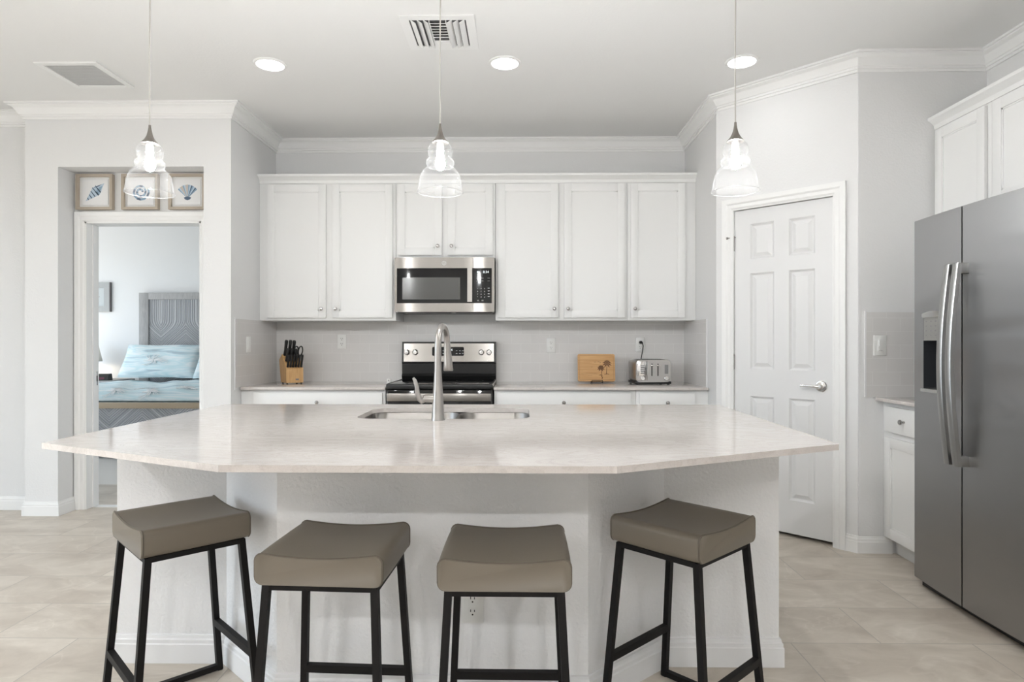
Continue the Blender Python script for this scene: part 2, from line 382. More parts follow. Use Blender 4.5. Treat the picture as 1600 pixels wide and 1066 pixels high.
def text_into(mb, body, size, frame, m, ext=.0004, align='CENTER'):
    """lettering: a font outline turned into mesh and placed by frame(u, v, w)"""
    cu = bpy.data.curves.new('lettering', 'FONT'); cu.body = body; cu.size = size; cu.align_x = align; cu.align_y = 'CENTER'; cu.extrude = ext; cu.resolution_u = 3
    o = bpy.data.objects.new('lettering', cu); COL.objects.link(o)
    bpy.context.view_layer.update()
    me = bpy.data.meshes.new_from_object(o.evaluated_get(bpy.context.evaluated_depsgraph_get()))
    vs = [frame(*v.co) for v in me.vertices]; fs = [tuple(p.vertices) for p in me.polygons]
    mb.faces(vs, fs, m)
    bpy.data.objects.remove(o); bpy.data.curves.remove(cu); bpy.data.meshes.remove(me)
def rrect(x0, y0, x1, y1, r, n=6):
    pts = []
    for cx, cy, a0 in ((x1-r, y0+r, -PI/2), (x1-r, y1-r, 0), (x0+r, y1-r, PI/2), (x0+r, y0+r, PI)):
        pts += [(cx+r*math.cos(a0+PI/2*k/n), cy+r*math.sin(a0+PI/2*k/n)) for k in range(n+1)]
    return pts

# ------------------------------------------------------------------ room shell
CEIL = 2.842
YB = 5.25; YD = 4.43; YN = 4.60; XL = -2.0; XR = 1.325; XW = 2.65; YR = 3.715
XREC = -3.435; YREC = 4.585; XFAR = -5.2; YREAR = -4.0
b = MB(); b.box((-5.3, -4.1, -.06), (2.75, 5.4, 0), 'floor')
struct('floor', b, 'beige stone-look tile floor laid in running bond', 'floor')
b = MB(); b.box((-7.3, 4.725, -.06), (-2.12, 8.9, -.001), 'carpet')
b.box((-3.13, 4.66, -.05), (-2.29, 4.73, .0015), 'trim')
struct('floor_bedroom', b, 'pale carpet of the bedroom beyond the open doorway', 'floor')
b = MB(); b.box((-5.3, -4.1, CEIL), (2.75, 5.4, CEIL+.08), 'ceiling')
struct('ceiling', b, 'smooth white kitchen ceiling', 'ceiling')
b = MB(); b.box((-7.3, 4.73, CEIL), (-2.12, 8.9, CEIL+.08), 'ceiling')
struct('ceiling_bedroom', b, 'white ceiling of the bedroom beyond the doorway', 'ceiling')
b = MB(); b.box((XL, YB, 0), (XR, YB+.12, CEIL), 'wall')
struct('wall_back', b, 'white kitchen wall behind the upper cabinets', 'wall')
# kitchen's left return wall + door wall with its niche and doorway
NX0, NX1, NZ = -3.205, -2.19, 2.415      # niche
DX0, DX1, DZ = -3.13, -2.29, 2.066       # doorway
b = MB()
b.box((NX1, YD, 0), (XL, 4.72, CEIL), 'wall')                     # pier beside the kitchen
b.box((-2.12, 4.72, 0), (XL, YB+.12, CEIL), 'wall')
struct('wall_left', b, 'white wall pier between the bedroom doorway and the kitchen cabinets', 'wall')
b = MB()
b.box((XREC, YD, 0), (NX0, 4.72, CEIL), 'wall')
b.box((NX0, YD, NZ), (NX1, 4.72, CEIL), 'wall')
b.box((NX0, YN, DZ), (NX1, 4.72, NZ), 'wall')
b.box((NX0, YN, 0), (DX0, 4.72, DZ), 'wall')
b.box((DX1, YN, 0), (NX1, 4.72, DZ), 'wall')
struct('wall_doorway', b, 'white wall with a recessed niche framing the bedroom doorway', 'wall')
b = MB(); b.box((XFAR-.1, YREC, 0), (XREC, YREC+.135, CEIL), 'wall')
struct('wall_recess', b, 'white set-back wall at the edge beyond the doorway wall', 'wall')
b = MB(); b.box((XR, 4.345, 0), (1.40, YB+.12, CEIL), 'wall')
struct('wall_right', b, 'white wall closing the cabinets at the pantry side', 'wall')
# angled pantry wall with its doorway: local frame u along wall from P0 to P1, w out of the wall to the room
P0 = Vector((1.306, 4.344)); P1 = Vector((1.925, 3.725)); PU = (P1-P0).normalized(); PN = Vector((-PU.y*-1, PU.x*-1)); PN = Vector((PU.y, -PU.x)); PL = (P1-P0).length
def pf(u, w, z): q = P0+PU*u+PN*w; return (q.x, q.y, z)
U0, U1, PZ = .118, .748, 2.068           # opening
def abox(mb, u0, u1, w0, w1, z0, z1, m):
    mb.prism([(u0, w0), (u1, w0), (u1, w1), (u0, w1)], z0, z1, m, lambda u, w, z: pf(u, w, z))
b = MB(); abox(b, 0, U0, -.12, 0, 0, CEIL, 'wall'); abox(b, U1, PL+.01, -.12, 0, 0, CEIL, 'wall'); abox(b, U0, U1, -.12, 0, PZ, CEIL, 'wall')
struct('wall_pantry', b, 'angled white wall holding the pantry door', 'wall')
b = MB(); b.box((1.925, YR, 0), (2.75, YR+.1, CEIL), 'wall')
struct('wall_return', b, 'white wall beside the refrigerator facing the camera', 'wall')
b = MB(); b.box((XW, -4.1, 0), (2.75, YR+.1, CEIL), 'wall')
b.box((2.75, YR, 0), (2.81, 5.4, CEIL), 'wall'); b.box((1.40, 5.34, 0), (2.75, 5.4, CEIL), 'wall')
struct('wall_side', b, 'white wall behind the refrigerator', 'wall')
b = MB()
b.box((XFAR-.1, -4.1, 0), (XFAR, -.2, CEIL), 'wall'); b.box((XFAR-.1, 2.8, 0), (XFAR, YREC, CEIL), 'wall')
b.box((XFAR-.1, -.2, 2.5), (XFAR, 2.8, CEIL), 'wall'); b.box((XFAR-.1, -.2, 0), (XFAR, 2.8, .06), 'wall')
struct('wall_living', b, 'white living area wall with a wide window opening', 'wall')
b = MB()
b.box((XFAR, YREAR-.1, 0), (2.75, YREAR, CEIL), 'wall')
struct('wall_rear', b, 'white living area wall behind the camera', 'wall')
b = MB(); b.box((-7.3, 8.8, 0), (-2.12, 8.9, CEIL), 'bed_wall')
struct('wall_bedroom_back', b, 'pale bedroom wall behind the headboard', 'wall')
b = MB(); b.box((-2.3, 5.37, 0), (-2.12, 8.8, CEIL), 'bed_wall')
struct('wall_bedroom_right', b, 'pale bedroom wall on the kitchen side', 'wall')
b = MB(); b.box((-7.3, 4.72, 0), (-7.2, 4.9, CEIL), 'bed_wall'); b.box((-7.3, 8.5, 0), (-7.2, 8.8, CEIL), 'bed_wall')
b.box((-7.3, 4.9, 2.6), (-7.2, 8.5, CEIL), 'bed_wall'); b.box((-7.3, 4.9, 0), (-7.2, 8.5, .3), 'bed_wall')
b.box((-7.3, 4.72, 0), (-5.3, 4.73, CEIL), 'bed_wall')
struct('wall_bedroom_left', b, 'pale bedroom wall with an opening for the added window', 'wall')
def window(name, label, lo, hi, axis, nm):
    """frame bars round an opening and its mullions, axis = wall normal axis"""
    mb = MB(); t = .05
    def bx(u0, u1, z0, z1):
        if axis == 'x': mb.box((lo[0], u0, z0), (hi[0], u1, z1), 'trim')
        else: mb.box((u0, lo[1], z0), (u1, hi[1], z1), 'trim')
    a0, a1 = (lo[1], hi[1]) if axis == 'x' else (lo[0], hi[0])
    bx(a0, a1, lo[2], lo[2]+t); bx(a0, a1, hi[2]-t, hi[2])
    for k in range(nm+1):
        u = a0+(a1-a0-t)*k/nm; bx(u, u+t, lo[2]+t, hi[2]-t)
    struct(name, mb, label, 'window')
window('window_1', 'white framed living area window behind the left edge', (-5.29, -.2, .06), (-5.23, 2.8, 2.5), 'x', 3)
window('window_2_added', 'unseen white framed bedroom window added to light the room', (-7.29, 4.9, .3), (-7.23, 8.5, 2.6), 'x', 3)  # unseen window, added and sized to brighten the bedroom

# crown moulding (u out of wall, v up)
def crown_prof(z, w=.085, h=.098):
    return [(0, z-h), (.010, z-h), (.012, z-h+.014), (.020, z-h+.015), (.021, z-h+.027), (.028, z-h+.030), (.034, z-h+.044), (.050, z-.030), (w-.014, z-.019), (w-.013, z-.012), (w-.001, z-.011), (w, z), (0, z)]
b = MB(); b.sweep([(XFAR, YREC), (XREC, YREC), (XREC, YD), (XL, YD), (XL, YB), (XR, YB), (XR, 4.335), (1.922, YR+.006), (XW, YR), (XW, YREAR)], crown_prof(CEIL), 'trim')
struct('trim_1', b, 'white crown moulding running round the kitchen ceiling', 'crown moulding', 28)
def base_prof(h=.098, t=.015):
    return [(0, .0005), (t, .0005), (t, h-.034), (t-.003, h-.030), (t-.003, h-.018), (t-.007, h-.013), (t-.009, h-.002), (0, h)]
b = MB(); b.sweep([(XFAR, YREC), (XREC, YREC), (XREC, YD), (NX0, YD), (NX0, YN-.02)], base_prof(), 'trim')
struct('baseboard_left', b, 'white baseboard stepping round the wall beside the bedroom doorway', 'baseboard', 25)
b = MB(); b.sweep([(NX1, YD+.0), (XL, YD), (XL, 4.6)], base_prof(), 'trim')
struct('baseboard_pier', b, 'white baseboard round the pier behind the island', 'baseboard', 25)
q0 = pf(U1+.066, 0, 0)
b = MB(); b.sweep([(q0[0], q0[1]), (1.922, YR+.004), (2.11, YR)], base_prof(), 'trim')
struct('baseboard_right', b, 'white baseboard between the pantry door and the base cabinet', 'baseboard', 25)
b = MB(); b.sweep([(-3.4, 8.8), (-2.3, 8.8)], base_prof(), 'trim'); b.sweep([(-7.2, 8.8), (-3.4, 8.8)], base_prof(), 'trim')
struct('baseboard_bedroom', b, 'white baseboard of the bedroom wall', 'baseboard', 25)

# doorway casing + jamb (bedroom)
def casing(mb, frame, u0, u1, z1, wd=.068):
    """moulded casing round an opening; frame(u, out, z)"""
    pr = [(0, .008), (.010, .014), (.030, .012), (.040, .018), (wd, .020)]      # distance from opening, thickness
    for (d0, t0), (d1, t1) in zip(pr, pr[1:]):
        for sgn, ue in ((-1, u0), (1, u1)):
            A = [(ue+sgn*d0, 0), (ue+sgn*d0, t0), (ue+sgn*d1, t1), (ue+sgn*d1, 0)]
            lo = [frame(u, o, 0.0005) for u, o in A]; hi = [frame(A[i][0], A[i][1], z1+(d0 if i < 2 else d1)) for i in range(4)]
            mb.rings([lo, hi], 'trim')
        A = [(d0, 0), (d0, t0), (d1, t1), (d1, 0)]
        mb.rings([[frame(u0-d, o, z1+d) for d, o in A], [frame(u1+d, o, z1+d) for d, o in A]], 'trim')
b = MB(); casing(b, lambda u, o, z: (u, YN-o, z), DX0, DX1, DZ)
b.box((DX0-.001, YN-.006, 0.0005), (DX0+.012, 4.73, DZ), 'trim'); b.box((DX1-.012, YN-.006, 0.0005), (DX1+.001, 4.73, DZ), 'trim'); b.box((DX0, YN-.006, DZ-.012), (DX1, 4.73, DZ+.001), 'trim')
b.box((DX0+.012, 4.655, .002), (DX0+.022, 4.69, DZ-.012), 'trim'); b.box((DX1-.022, 4.655, .002), (DX1-.012, 4.69, DZ-.012), 'trim')
tr = struct('trim_2', b, 'white moulded casing and jamb of the bedroom doorway', 'door casing', 25)
s = MB(); s.box((DX0+.012, 4.692, .885), (DX0+.0145, 4.718, .985), 'knob', .001); s.box((DX0+.0146, 4.697, .915), (DX0+.0150, 4.712, .955), 'dark')
o = obj('strike_plate', s, tr); o['label'] = 'dark metal strike plate'
# pantry door casing
b = MB(); casing(b, lambda u, o, z: pf(u, o, z), U0, U1, PZ)
for u0, u1 in ((U0-.001, U0+.006), (U1-.006, U1+.001)): abox(b, u0, u1, -.11, .006, .0005, PZ, 'trim')
abox(b, U0, U1, -.11, .006, PZ-.006, PZ+.001, 'trim')
struct('trim_3', b, 'white moulded casing round the pantry door', 'door casing', 25)

# six-panel pantry door
dc = pf(U0+.008, 0, 0); DW = U1-U0-.016
d = thing('door_1', 'white six-panel pantry door in the angled wall', 'door', (dc[0], dc[1], .024), math.atan2(PU.y, PU.x), kind='structure')
b = MB(); DH = PZ-.024-.010; yf = .012     # local: x along door, -y toward the room, front face at y=yf
st = .105; mu = .094; pw = (DW-2*st-mu)/2
cols = [(st, st+pw), (st+pw+mu, DW-st)]; rows = [(.205, .832), (1.005, 1.622), (1.712, 1.940)]
xs = sorted({0, DW, *[c for q in cols for c in q]}); zs = sorted({0, DH, *[r for q in rows for r in q]})
def in_panel(x, z): return any(a <= x <= c for a, c in cols) and any(a <= z <= c for a, c in rows)
for i in range(len(xs)-1):
    for j in range(len(zs)-1):
        x0, x1, z0, z1 = xs[i], xs[i+1], zs[j], zs[j+1]
        if not in_panel((x0+x1)/2, (z0+z1)/2):
            b.faces([(x0, yf, z0), (x1, yf, z0), (x1, yf, z1), (x0, yf, z1)], [(0, 1, 2, 3)], 'door')
        else:
            rg = []
            for ins, dep in ((0, 0), (.012, .012), (.017, .012), (.040, .002)):
                rg.append([(x0+ins, yf+dep, z0+ins), (x1-ins, yf+dep, z0+ins), (x1-ins, yf+dep, z1-ins), (x0+ins, yf+dep, z1-ins)])
            b.rings(rg, 'door', cap0=False)
b.faces([(0, yf, 0), (DW, yf, 0), (DW, yf, DH), (0, yf, DH), (0, yf+.035, 0), (DW, yf+.035, 0), (DW, yf+.035, DH), (0, yf+.035, DH)], [(0, 1, 5, 4), (1, 2, 6, 5), (2, 3, 7, 6), (3, 0, 4, 7), (4, 5, 6, 7)], 'door')
bmesh.ops.remove_doubles(b.bm, verts=b.bm.verts, dist=1e-5)
obj('door_panel', b, d, 20)
for z in (1.82, 1.045, .28):
    b = MB(); b.lathe([(.006, z-.045), (.006, z+.045)], 'knob', (-.003, yf-.006, 0), 10); b.lathe([(.0045, z+.045), (.007, z+.048), (.003, z+.056)], 'knob', (-.003, yf-.006, 0), 10)
    if z > 1.5:
        b.tube([(-.003, yf-.006, z+.045), (-.02, yf-.02, z+.043), (-.036, yf-.034, z+.040)], .0035, 'knob', 8); b.lathe([(.009, -.004), (.009, .004)], 'knob', (-.036, yf-.034, z+.040), 10, Matrix.Rotation(PI/2, 3, 'Y'))
        b.tube([(-.003, yf-.006, z+.045), (.012, yf-.012, z+.043)], .003, 'knob', 8)
    h = obj('hinge', b, d); h['label'] = 'nickel door hinge'
hx = DW-.068; hz = .916
b = MB(); rx = Matrix.Rotation(PI/2, 3, 'X')
b.lathe([(.034, 0), (.034, .006), (.030, .010), (.016, .012), (.0125, .014), (.0125, .045), (.010, .050)], 'chrome', (hx, yf, hz), 24, rx)
b.tube([(hx, yf-.044, hz), (hx-.02, yf-.048, hz+.001), (hx-.06, yf-.05, hz+.002), (hx-.105, yf-.047, hz+.001)], [.011, .009, .0075, .0075], 'chrome', 12)
h = obj('door_handle', b, d); h['label'] = 'chrome lever handle on a round rose'
b = MB(); b.box((DW-.0005, yf+.005, hz-.028), (DW+.0015, yf+.03, hz+.028), 'knob')
obj('latch_plate', b, d)

# tiled backsplash
ZC = .882; ZU = 1.366; TT = .008
b = MB(); b.box((XL, YB-TT, ZC), (XR, YB, ZU), 'splash_x')
struct('wall_tile_back', b, 'pale subway tile backsplash behind the range and worktops', 'backsplash')
def side_tile(name, label, x0, x1, y0, y1):
    b = MB(); b.box((0, 0, ZC), (y1-y0, abs(x1-x0), ZU), 'splash_y')
    b.box((-.006, 0, ZC-.02), (0, abs(x1-x0)+.001, ZU+.006), 'label_white'); b.box((0, 0, ZU), (y1-y0-TT, abs(x1-x0)+.001, ZU+.006), 'label_white')
    o = struct(name, b, label, 'backsplash'); return o
o = side_tile('wall_tile_left', 'pale subway tile on the short wall left of the knife block', 0, TT, 4.485, YB-TT)
o.location = (XL+TT, 4.485, 0); o.rotation_euler = (0, 0, PI/2)
o = side_tile('wall_tile_right', 'pale subway tile on the short wall right of the toaster', 0, TT, 4.62, YB-TT)
o.location = (XR, 4.62, 0); o.rotation_euler = (0, 0, PI/2)
b = MB(); b.box((1.966, YR-TT, ZC+.008), (XW, YR, 1.374), 'splash_x'); b.box((1.958, YR-TT-.001, ZC+.008), (1.966, YR, 1.382), 'label_white'); b.box((1.966, YR-TT-.001, 1.374), (XW, YR, 1.382), 'label_white')
struct('wall_tile_return', b, 'pale subway tile on the wall beside the refrigerator', 'backsplash')

# ------------------------------------------------------------------ cabinets
def shaker(mb, x0, x1, z0, z1, y0, fw=.056, th=.019, rec=.008, flat=False):
    if flat:
        mb.box((x0, y0-th, z0), (x1, y0, z1), 'cabinet', .002); return
    mb.box((x0, y0-th, z0), (x0+fw, y0, z1), 'cabinet', .0015); mb.box((x1-fw, y0-th, z0), (x1, y0, z1), 'cabinet', .0015)
    mb.box((x0+fw-.001, y0-th, z0), (x1-fw+.001, y0, z0+fw), 'cabinet', .0015); mb.box((x0+fw-.001, y0-th, z1-fw), (x1-fw+.001, y0, z1), 'cabinet', .0015)
    # stepped inner bead then the flat panel
    g = .008
    for a in ((x0+fw, x0+fw+g, z0+fw, z1-fw), (x1-fw-g, x1-fw, z0+fw, z1-fw), (x0+fw, x1-fw, z0+fw, z0+fw+g), (x0+fw, x1-fw, z1-fw-g, z1-fw)):
        mb.box((a[0], y0-th+.004, a[2]), (a[1], y0, a[3]), 'cabinet')
    mb.box((x0+fw, y0-th+rec, z0+fw), (x1-fw, y0, z1-fw), 'cabinet')
def knob_mesh(mb, x, y, z):
    mb.lathe([(.006, 0), (.0055, .012), (.009, .016), (.0135, .020), (.0140, .024), (.0115, .029), (.004, .031)], 'knob', (x, y, z), 16, Matrix.Rotation(PI/2, 3, 'X'))
def cabinet(name, label, loc, rz, w, dep, z0, z1, doors, drawers=(), toe=0.0, group=None, fillers=()):
    """local x = width, y = 0 face frame, +y to the wall; doors: (x0,x1,z0,z1,knob x,knob z)"""
    c = thing(name, label, 'cabinet', loc, rz, group)
    b = MB(); b.box((0, 0, z0+toe), (w, dep, z1), 'cabinet', .001)
    if toe: b.box((.0, .07, 0.0005), (w, dep, toe), 'cabinet')
    obj('cabinet_body', b, c)
    for kind, lst in (('door', doors), ('drawer', drawers)):
        for (a0, a1, c0, c1, kx, kz, flat) in lst:
            b = MB(); shaker(b, a0, a1, c0, c1, -.001, flat=flat); o = obj(kind, b, c)
            if kx is not None:
                k = MB(); knob_mesh(k, kx, -.020, kz); kk = obj('knob', k, o); kk['label'] = 'small round nickel knob'
    return c
YU = 4.92; ZT = 2.412
UD = YB-YU
def up(x0, x1, dl, name, label, z0=ZU, gap=()):
    """upper run: dl = list of (world x0, world x1, knob side)"""
    ds = []
    for a, e, side in dl:
        kx = None if side is None else ((e-.030) if side == 'r' else (a+.030))-x0
        ds.append((a-x0, e-x0, z0+.020, ZT-.010, kx, z0+.020+.068, False))
    return cabinet(name, label, (x0, YU, 0), 0, x1-x0, UD-.001, z0, ZT, ds)
up(XL+.001, -.955, [(-1.940, -1.487, 'r'), (-1.438, -.977, 'l')], 'wall_cabinet', 'white two-door upper cabinet above the knife block')
up(-.952, -.196, [(-.938, -.601, 'r'), (-.557, -.215, 'l')], 'wall_cabinet', 'short white two-door upper cabinet above the microwave', 1.842)
up(-.193, .806, [(-.176, .282, 'r'), (.326, .787, 'l')], 'wall_cabinet', 'white two-door upper cabinet between microwave and the single-door cabinet')
up(.808, XR-.001, [(.830, 1.242, 'l')], 'wall_cabinet', 'white single-door upper cabinet above the toaster')
b = MB()
pr = [(0, ZT), (.006, ZT), (.010, ZT+.010), (.012, ZT+.022), (.030, ZT+.040), (.044, ZT+.048), (.046, ZT+.064), (0, ZT+.064)]
b.sweep([(XL+.002, YU), (XR-.002, YU)], pr, 'cabinet'); b.box((XL+.002, YU, ZT+.0005), (XR-.002, YB-.001, ZT+.03), 'cabinet')
struct('trim_4', b, 'white crown trim along the top of the upper cabinets', 'cabinet trim', 25)
# base cabinets of the back run
YC = 4.555; YF = 4.59
def basecab(x0, x1, dr, name, label):
    a, e = dr; w = x1-x0; mid = (a+e)/2
    ds = [(a-x0, mid-x0-.003, .115, .690, mid-x0-.035, .63, False), (mid-x0+.003, e-x0, .115, .690, mid-x0+.035, .63, False)] if e-a > .6 else [(a-x0, e-x0, .115, .690, e-x0-.03, .63, False)]
    return cabinet(name, label, (x0, YF, 0), 0, w, YB-YF-.001, 0, ZC-.019, ds, [(a-x0, e-x0, .712, .842, mid-x0, .775, True)], toe=.1)
basecab(XL+.001, -.965, (-1.905, -.985), 'base_cabinet', 'white base cabinet below the knife block')
basecab(-.190, .812, (-.172, .775), 'base_cabinet', 'white base cabinet beside the range below the wooden board')
basecab(.814, XR-.001, (.835, 1.225), 'base_cabinet', 'narrow white base cabinet below the toaster')
def worktop(name, label, x0, x1):
    b = MB(); b.box((x0, YC, ZC-.0185), (x1, YB-TT-.0005, ZC), 'quartz', .002)
    tag(obj(name, b), label, 'worktop')
worktop('worktop', 'pale quartz worktop section under the knife block', XL+TT+.001, -.962)
worktop('worktop', 'pale quartz worktop section under the toaster and wooden board', -.193, XR-TT-.001)
# right-hand run beside the refrigerator
cabinet('base_cabinet', 'white base cabinet with one drawer beside the refrigerator', (2.065, YR-.001, 0), -PI/2, .455, .584, 0, ZC-.011,
        [(.045, .430, .112, .672, None, 0, False)], [(.045, .430, .705, .845, .235, .775, True)], toe=.1)
b = MB(); b.box((2.015, 3.245, ZC-.0105), (XW-.001, YR-TT-.002, ZC+.008), 'quartz', .002)
tag(obj('worktop', b), 'short pale quartz worktop beside the refrigerator', 'worktop')
cabinet('wall_cabinet', 'white upper cabinet left of the refrigerator top', (2.36, YR-.001, 0), -PI/2, .44, .289, ZU, ZT, [(.025, .415, ZU+.02, ZT-.01, None, 0, False)])
cabinet('wall_cabinet', 'white two-door upper cabinet above the refrigerator', (2.36, YR-.443, 0), -PI/2, .93, .289, 1.87, ZT, [(.030, .455, 1.89, ZT-.01, .425, 1.95, False), (.475, .900, 1.89, ZT-.01, .505, 1.95, False)])
b = MB(); b.sweep([(2.36, YR-.002), (2.36, YR-1.375)], pr, 'cabinet'); b.box((2.36, YR-1.375, ZT+.0005), (XW-.001, YR-.002, ZT+.03), 'cabinet')
struct('trim_5', b, 'white crown trim on the cabinets above the refrigerator', 'cabinet trim', 25)

# ------------------------------------------------------------------ island
isl = thing('kitchen_island', 'white textured island base with angled corners', 'kitchen island', (-.28, 2.7, 0))
def L(pts): return [(x+.28, y-2.7) for x, y in pts]
OUT = [(-1.525, 2.42), (-1.109, 2.42), (-.812, 2.14), (.222, 2.14), (.534, 2.42), (.96, 2.42), (.96, 3.31), (-1.525, 3.31)]
INN = [(-1.42, 2.54), (-1.06, 2.54), (-.77, 2.27), (.18, 2.27), (.49, 2.54), (.86, 2.54), (.86, 3.22), (-1.42, 3.22)]
ZS = ZC-.0195
b = MB(); b.prism_hole(L(OUT), [L(INN)[::-1]], 0, ZS, 'island_wall'); obj('pony_wall', b, isl, 20)
b = MB(); b.sweep(L([(-1.525, 3.30)] + OUT[:6] + [(.96, 3.30)]), base_prof(.105), 'island_trim'); obj('baseboard', b, isl, 25)
for k, (a, e) in enumerate(((-1.50, -.75), (-.74, .06), (.07, .94))):
    b = MB(); shaker(b, 0, e-a-.01, 0, .70, 0)
    for v_ in b.bm.verts: v_.co = Vector((e+.28-.005-v_.co.x, .611-v_.co.y, .12+v_.co.z))
    o = obj('cabinet_door', b, isl)
TOP = [(-1.545, 2.062), (-.800, 1.697), (.251, 1.694), (1.012, 2.072), (1.018, 3.345), (-1.538, 3.340)]
SX0, SX1, SY0, SY1 = -.708, .037, 2.716, 3.150
b = MB(); b.prism_hole(TOP, [rrect(SX0, SY0, SX1, SY1, .085, 8)[::-1]], ZC-.0190, ZC, 'quartz')
tag(obj('island_countertop', b, None, 20), 'large pale quartz island top with angled front corners', 'worktop')
# undermount double sink
sk = thing('kitchen_sink', 'stainless steel double-bowl sink set into the island top', 'sink', (-.335, 2.93, ZC-.22))
def bowl(mb, x0, x1):
    rg = []
    for ins, z, r in ((-.006, ZC-.0195, .088), (-.004, ZC-.024, .086), (.004, ZC-.18, .08), (.02, ZC-.205, .07), (.05, ZC-.215, .05)):
        rg.append([(x+.335, y-2.93, z-(ZC-.22)) for x, y in rrect(x0+ins, SY0+ins, x1-ins, SY1-ins, r, 8)])
    mb.rings(rg, 'sink_steel', cap0=False)
for i, (x0, x1) in enumerate(((SX0, -.300), (-.288, SX1))):
    b = MB(); bowl(b, x0, x1); o = obj('bowl', b, sk, 40, flipfix=False)
    s = MB(); s.lathe([(.04, .0055), (.042, .009), (.03, .010), (.026, .006)], 'chrome', ((x0+x1)/2+.335, 0, 0), 20); d_ = obj('drain', s, o)
b = MB(); b.box((-.298+.335, SY0-2.93+.03, .14), (-.290+.335, SY1-2.93-.03, .188), 'sink_steel', .003); obj('divider', b, sk)
# faucet: stands on the seating side of the sink, spout pointing to the kitchen
fc = thing('kitchen_faucet', 'tall brushed nickel pull-down faucet behind the island sink', 'faucet', (-.344, 2.672, ZC))
b = MB(); b.lathe([(.0275, 0), (.0275, .004), (.0255, .010), (.0245, .05), (.0215, .10), (.0175, .16), (.0150, .205)], 'nickel', (0, 0, 0), 24); obj('body', b, fc)
b = MB(); pth = [(0, 0, .205), (0, 0, .26), (0, 0, .31)]
dirx, diry = .12, .993
for k in range(1, 13):
    a = PI*k/12*.97; R = .082
    q = R*(1-math.cos(a)); pth.append((q*dirx, q*diry, .31+R*math.sin(a)*.98))
b.tube(pth, [.0148, .0142, .0138]+[.0135]*12, 'nickel', 16); obj('spout', b, fc, 50)
e = Vector(pth[-1])
b = MB(); b.tube([e+Vector((0, 0, .004)), e+Vector((.001, .003, -.03)), e+Vector((.003, .008, -.085)), e+Vector((.004, .010, -.118)), e+Vector((.004, .010, -.122))], [.0138, .0155, .019, .0215, .019], 'nickel', 18)
o = obj('spray_head', b, fc, 50)
b = MB(); b.tube([(-.012, 0, .088), (-.05, -.004, .090), (-.058, -.004, .090)], [.0165, .0165, .013], 'nickel', 16); obj('valve_stub', b, fc)
b = MB(); b.tube([(-.052, -.004, .086), (-.066, -.006, .078), (-.076, -.008, .088), (-.083, -.010, .112), (-.086, -.012, .140), (-.093, -.014, .165), (-.100, -.015, .176)], [.010, .012, .011, .010, .0085, .0075, .005], 'nickel', 12); o = obj('lever', b, fc, 50)

# ------------------------------------------------------------------ electrical plates
def outlet(name, label, loc, rz=0, plug_style='outlet', group=None):
    o = thing(name, label, 'outlet' if plug_style == 'outlet' else 'switch', loc, rz, group)
    b = MB(); b.box((-.036, -.006, -.058), (.036, 0, .058), 'white_plastic', .0025); obj('wall_plate', b, o)
    if plug_style == 'outlet':
        for z in (.021, -.021):
            b = MB(); b.prism([(x, zz+z) for x, zz in rrect(-.017, -.0145, .017, .0145, .012, 5)], -.0085, -.006, 'white_plastic', lambda u, v_, w: (u, w, v_))
            f = obj('socket', b, o)
            b = MB(); b.box((-.0075, -.0088, z+.001), (-.0050, -.0084, z+.0095), 'dark'); b.box((.0050, -.0088, z+.001), (.0075, -.0084, z+.0085), 'dark')
            b.lathe([(.0028, 0), (.0028, .0004)], 'dark', (0, -.0084, z-.0075), 10, Matrix.Rotation(PI/2, 3, 'X')); obj('slots', b, f)
    else:
        b = MB(); b.box((-.0165, -.0085, -.033), (.0165, -.006, .033), 'white_plastic', .0012)
        f = obj('rocker', b, o)
        if plug_style == 'dimmer':
            b = MB(); b.box((-.009, -.0125, -.004), (-.003, -.0084, .026), 'white_plastic', .001); obj('slider', b, f); b = MB(); b.box((-.009, -.0095, -.028), (.012, -.0084, -.0265), 'label_grey'); obj('toggle_line', b, f)
    return o
outlet('wall_outlet', 'white outlet on the backsplash right of the knife block', (-1.457, YB-TT, 1.205))
outlet('wall_outlet', 'white outlet on the backsplash left of the wooden board', (.243, YB-TT, 1.175))
outlet('wall_outlet', 'white outlet on the backsplash behind the toaster', (.962, YB-TT, 1.180))
outlet('light_switch', 'white rocker switch on the tiled side wall left of the knife block', (XL+TT, 4.69, 1.185), PI/2, 'switch')
outlet('dimmer_switch', 'white dimmer switch on the tile beside the refrigerator', (2.04, YR-TT, 1.185), 0, 'dimmer')
outlet('wall_outlet', 'white outlet low on the island front behind a stool', (-.160, 2.14, .335))

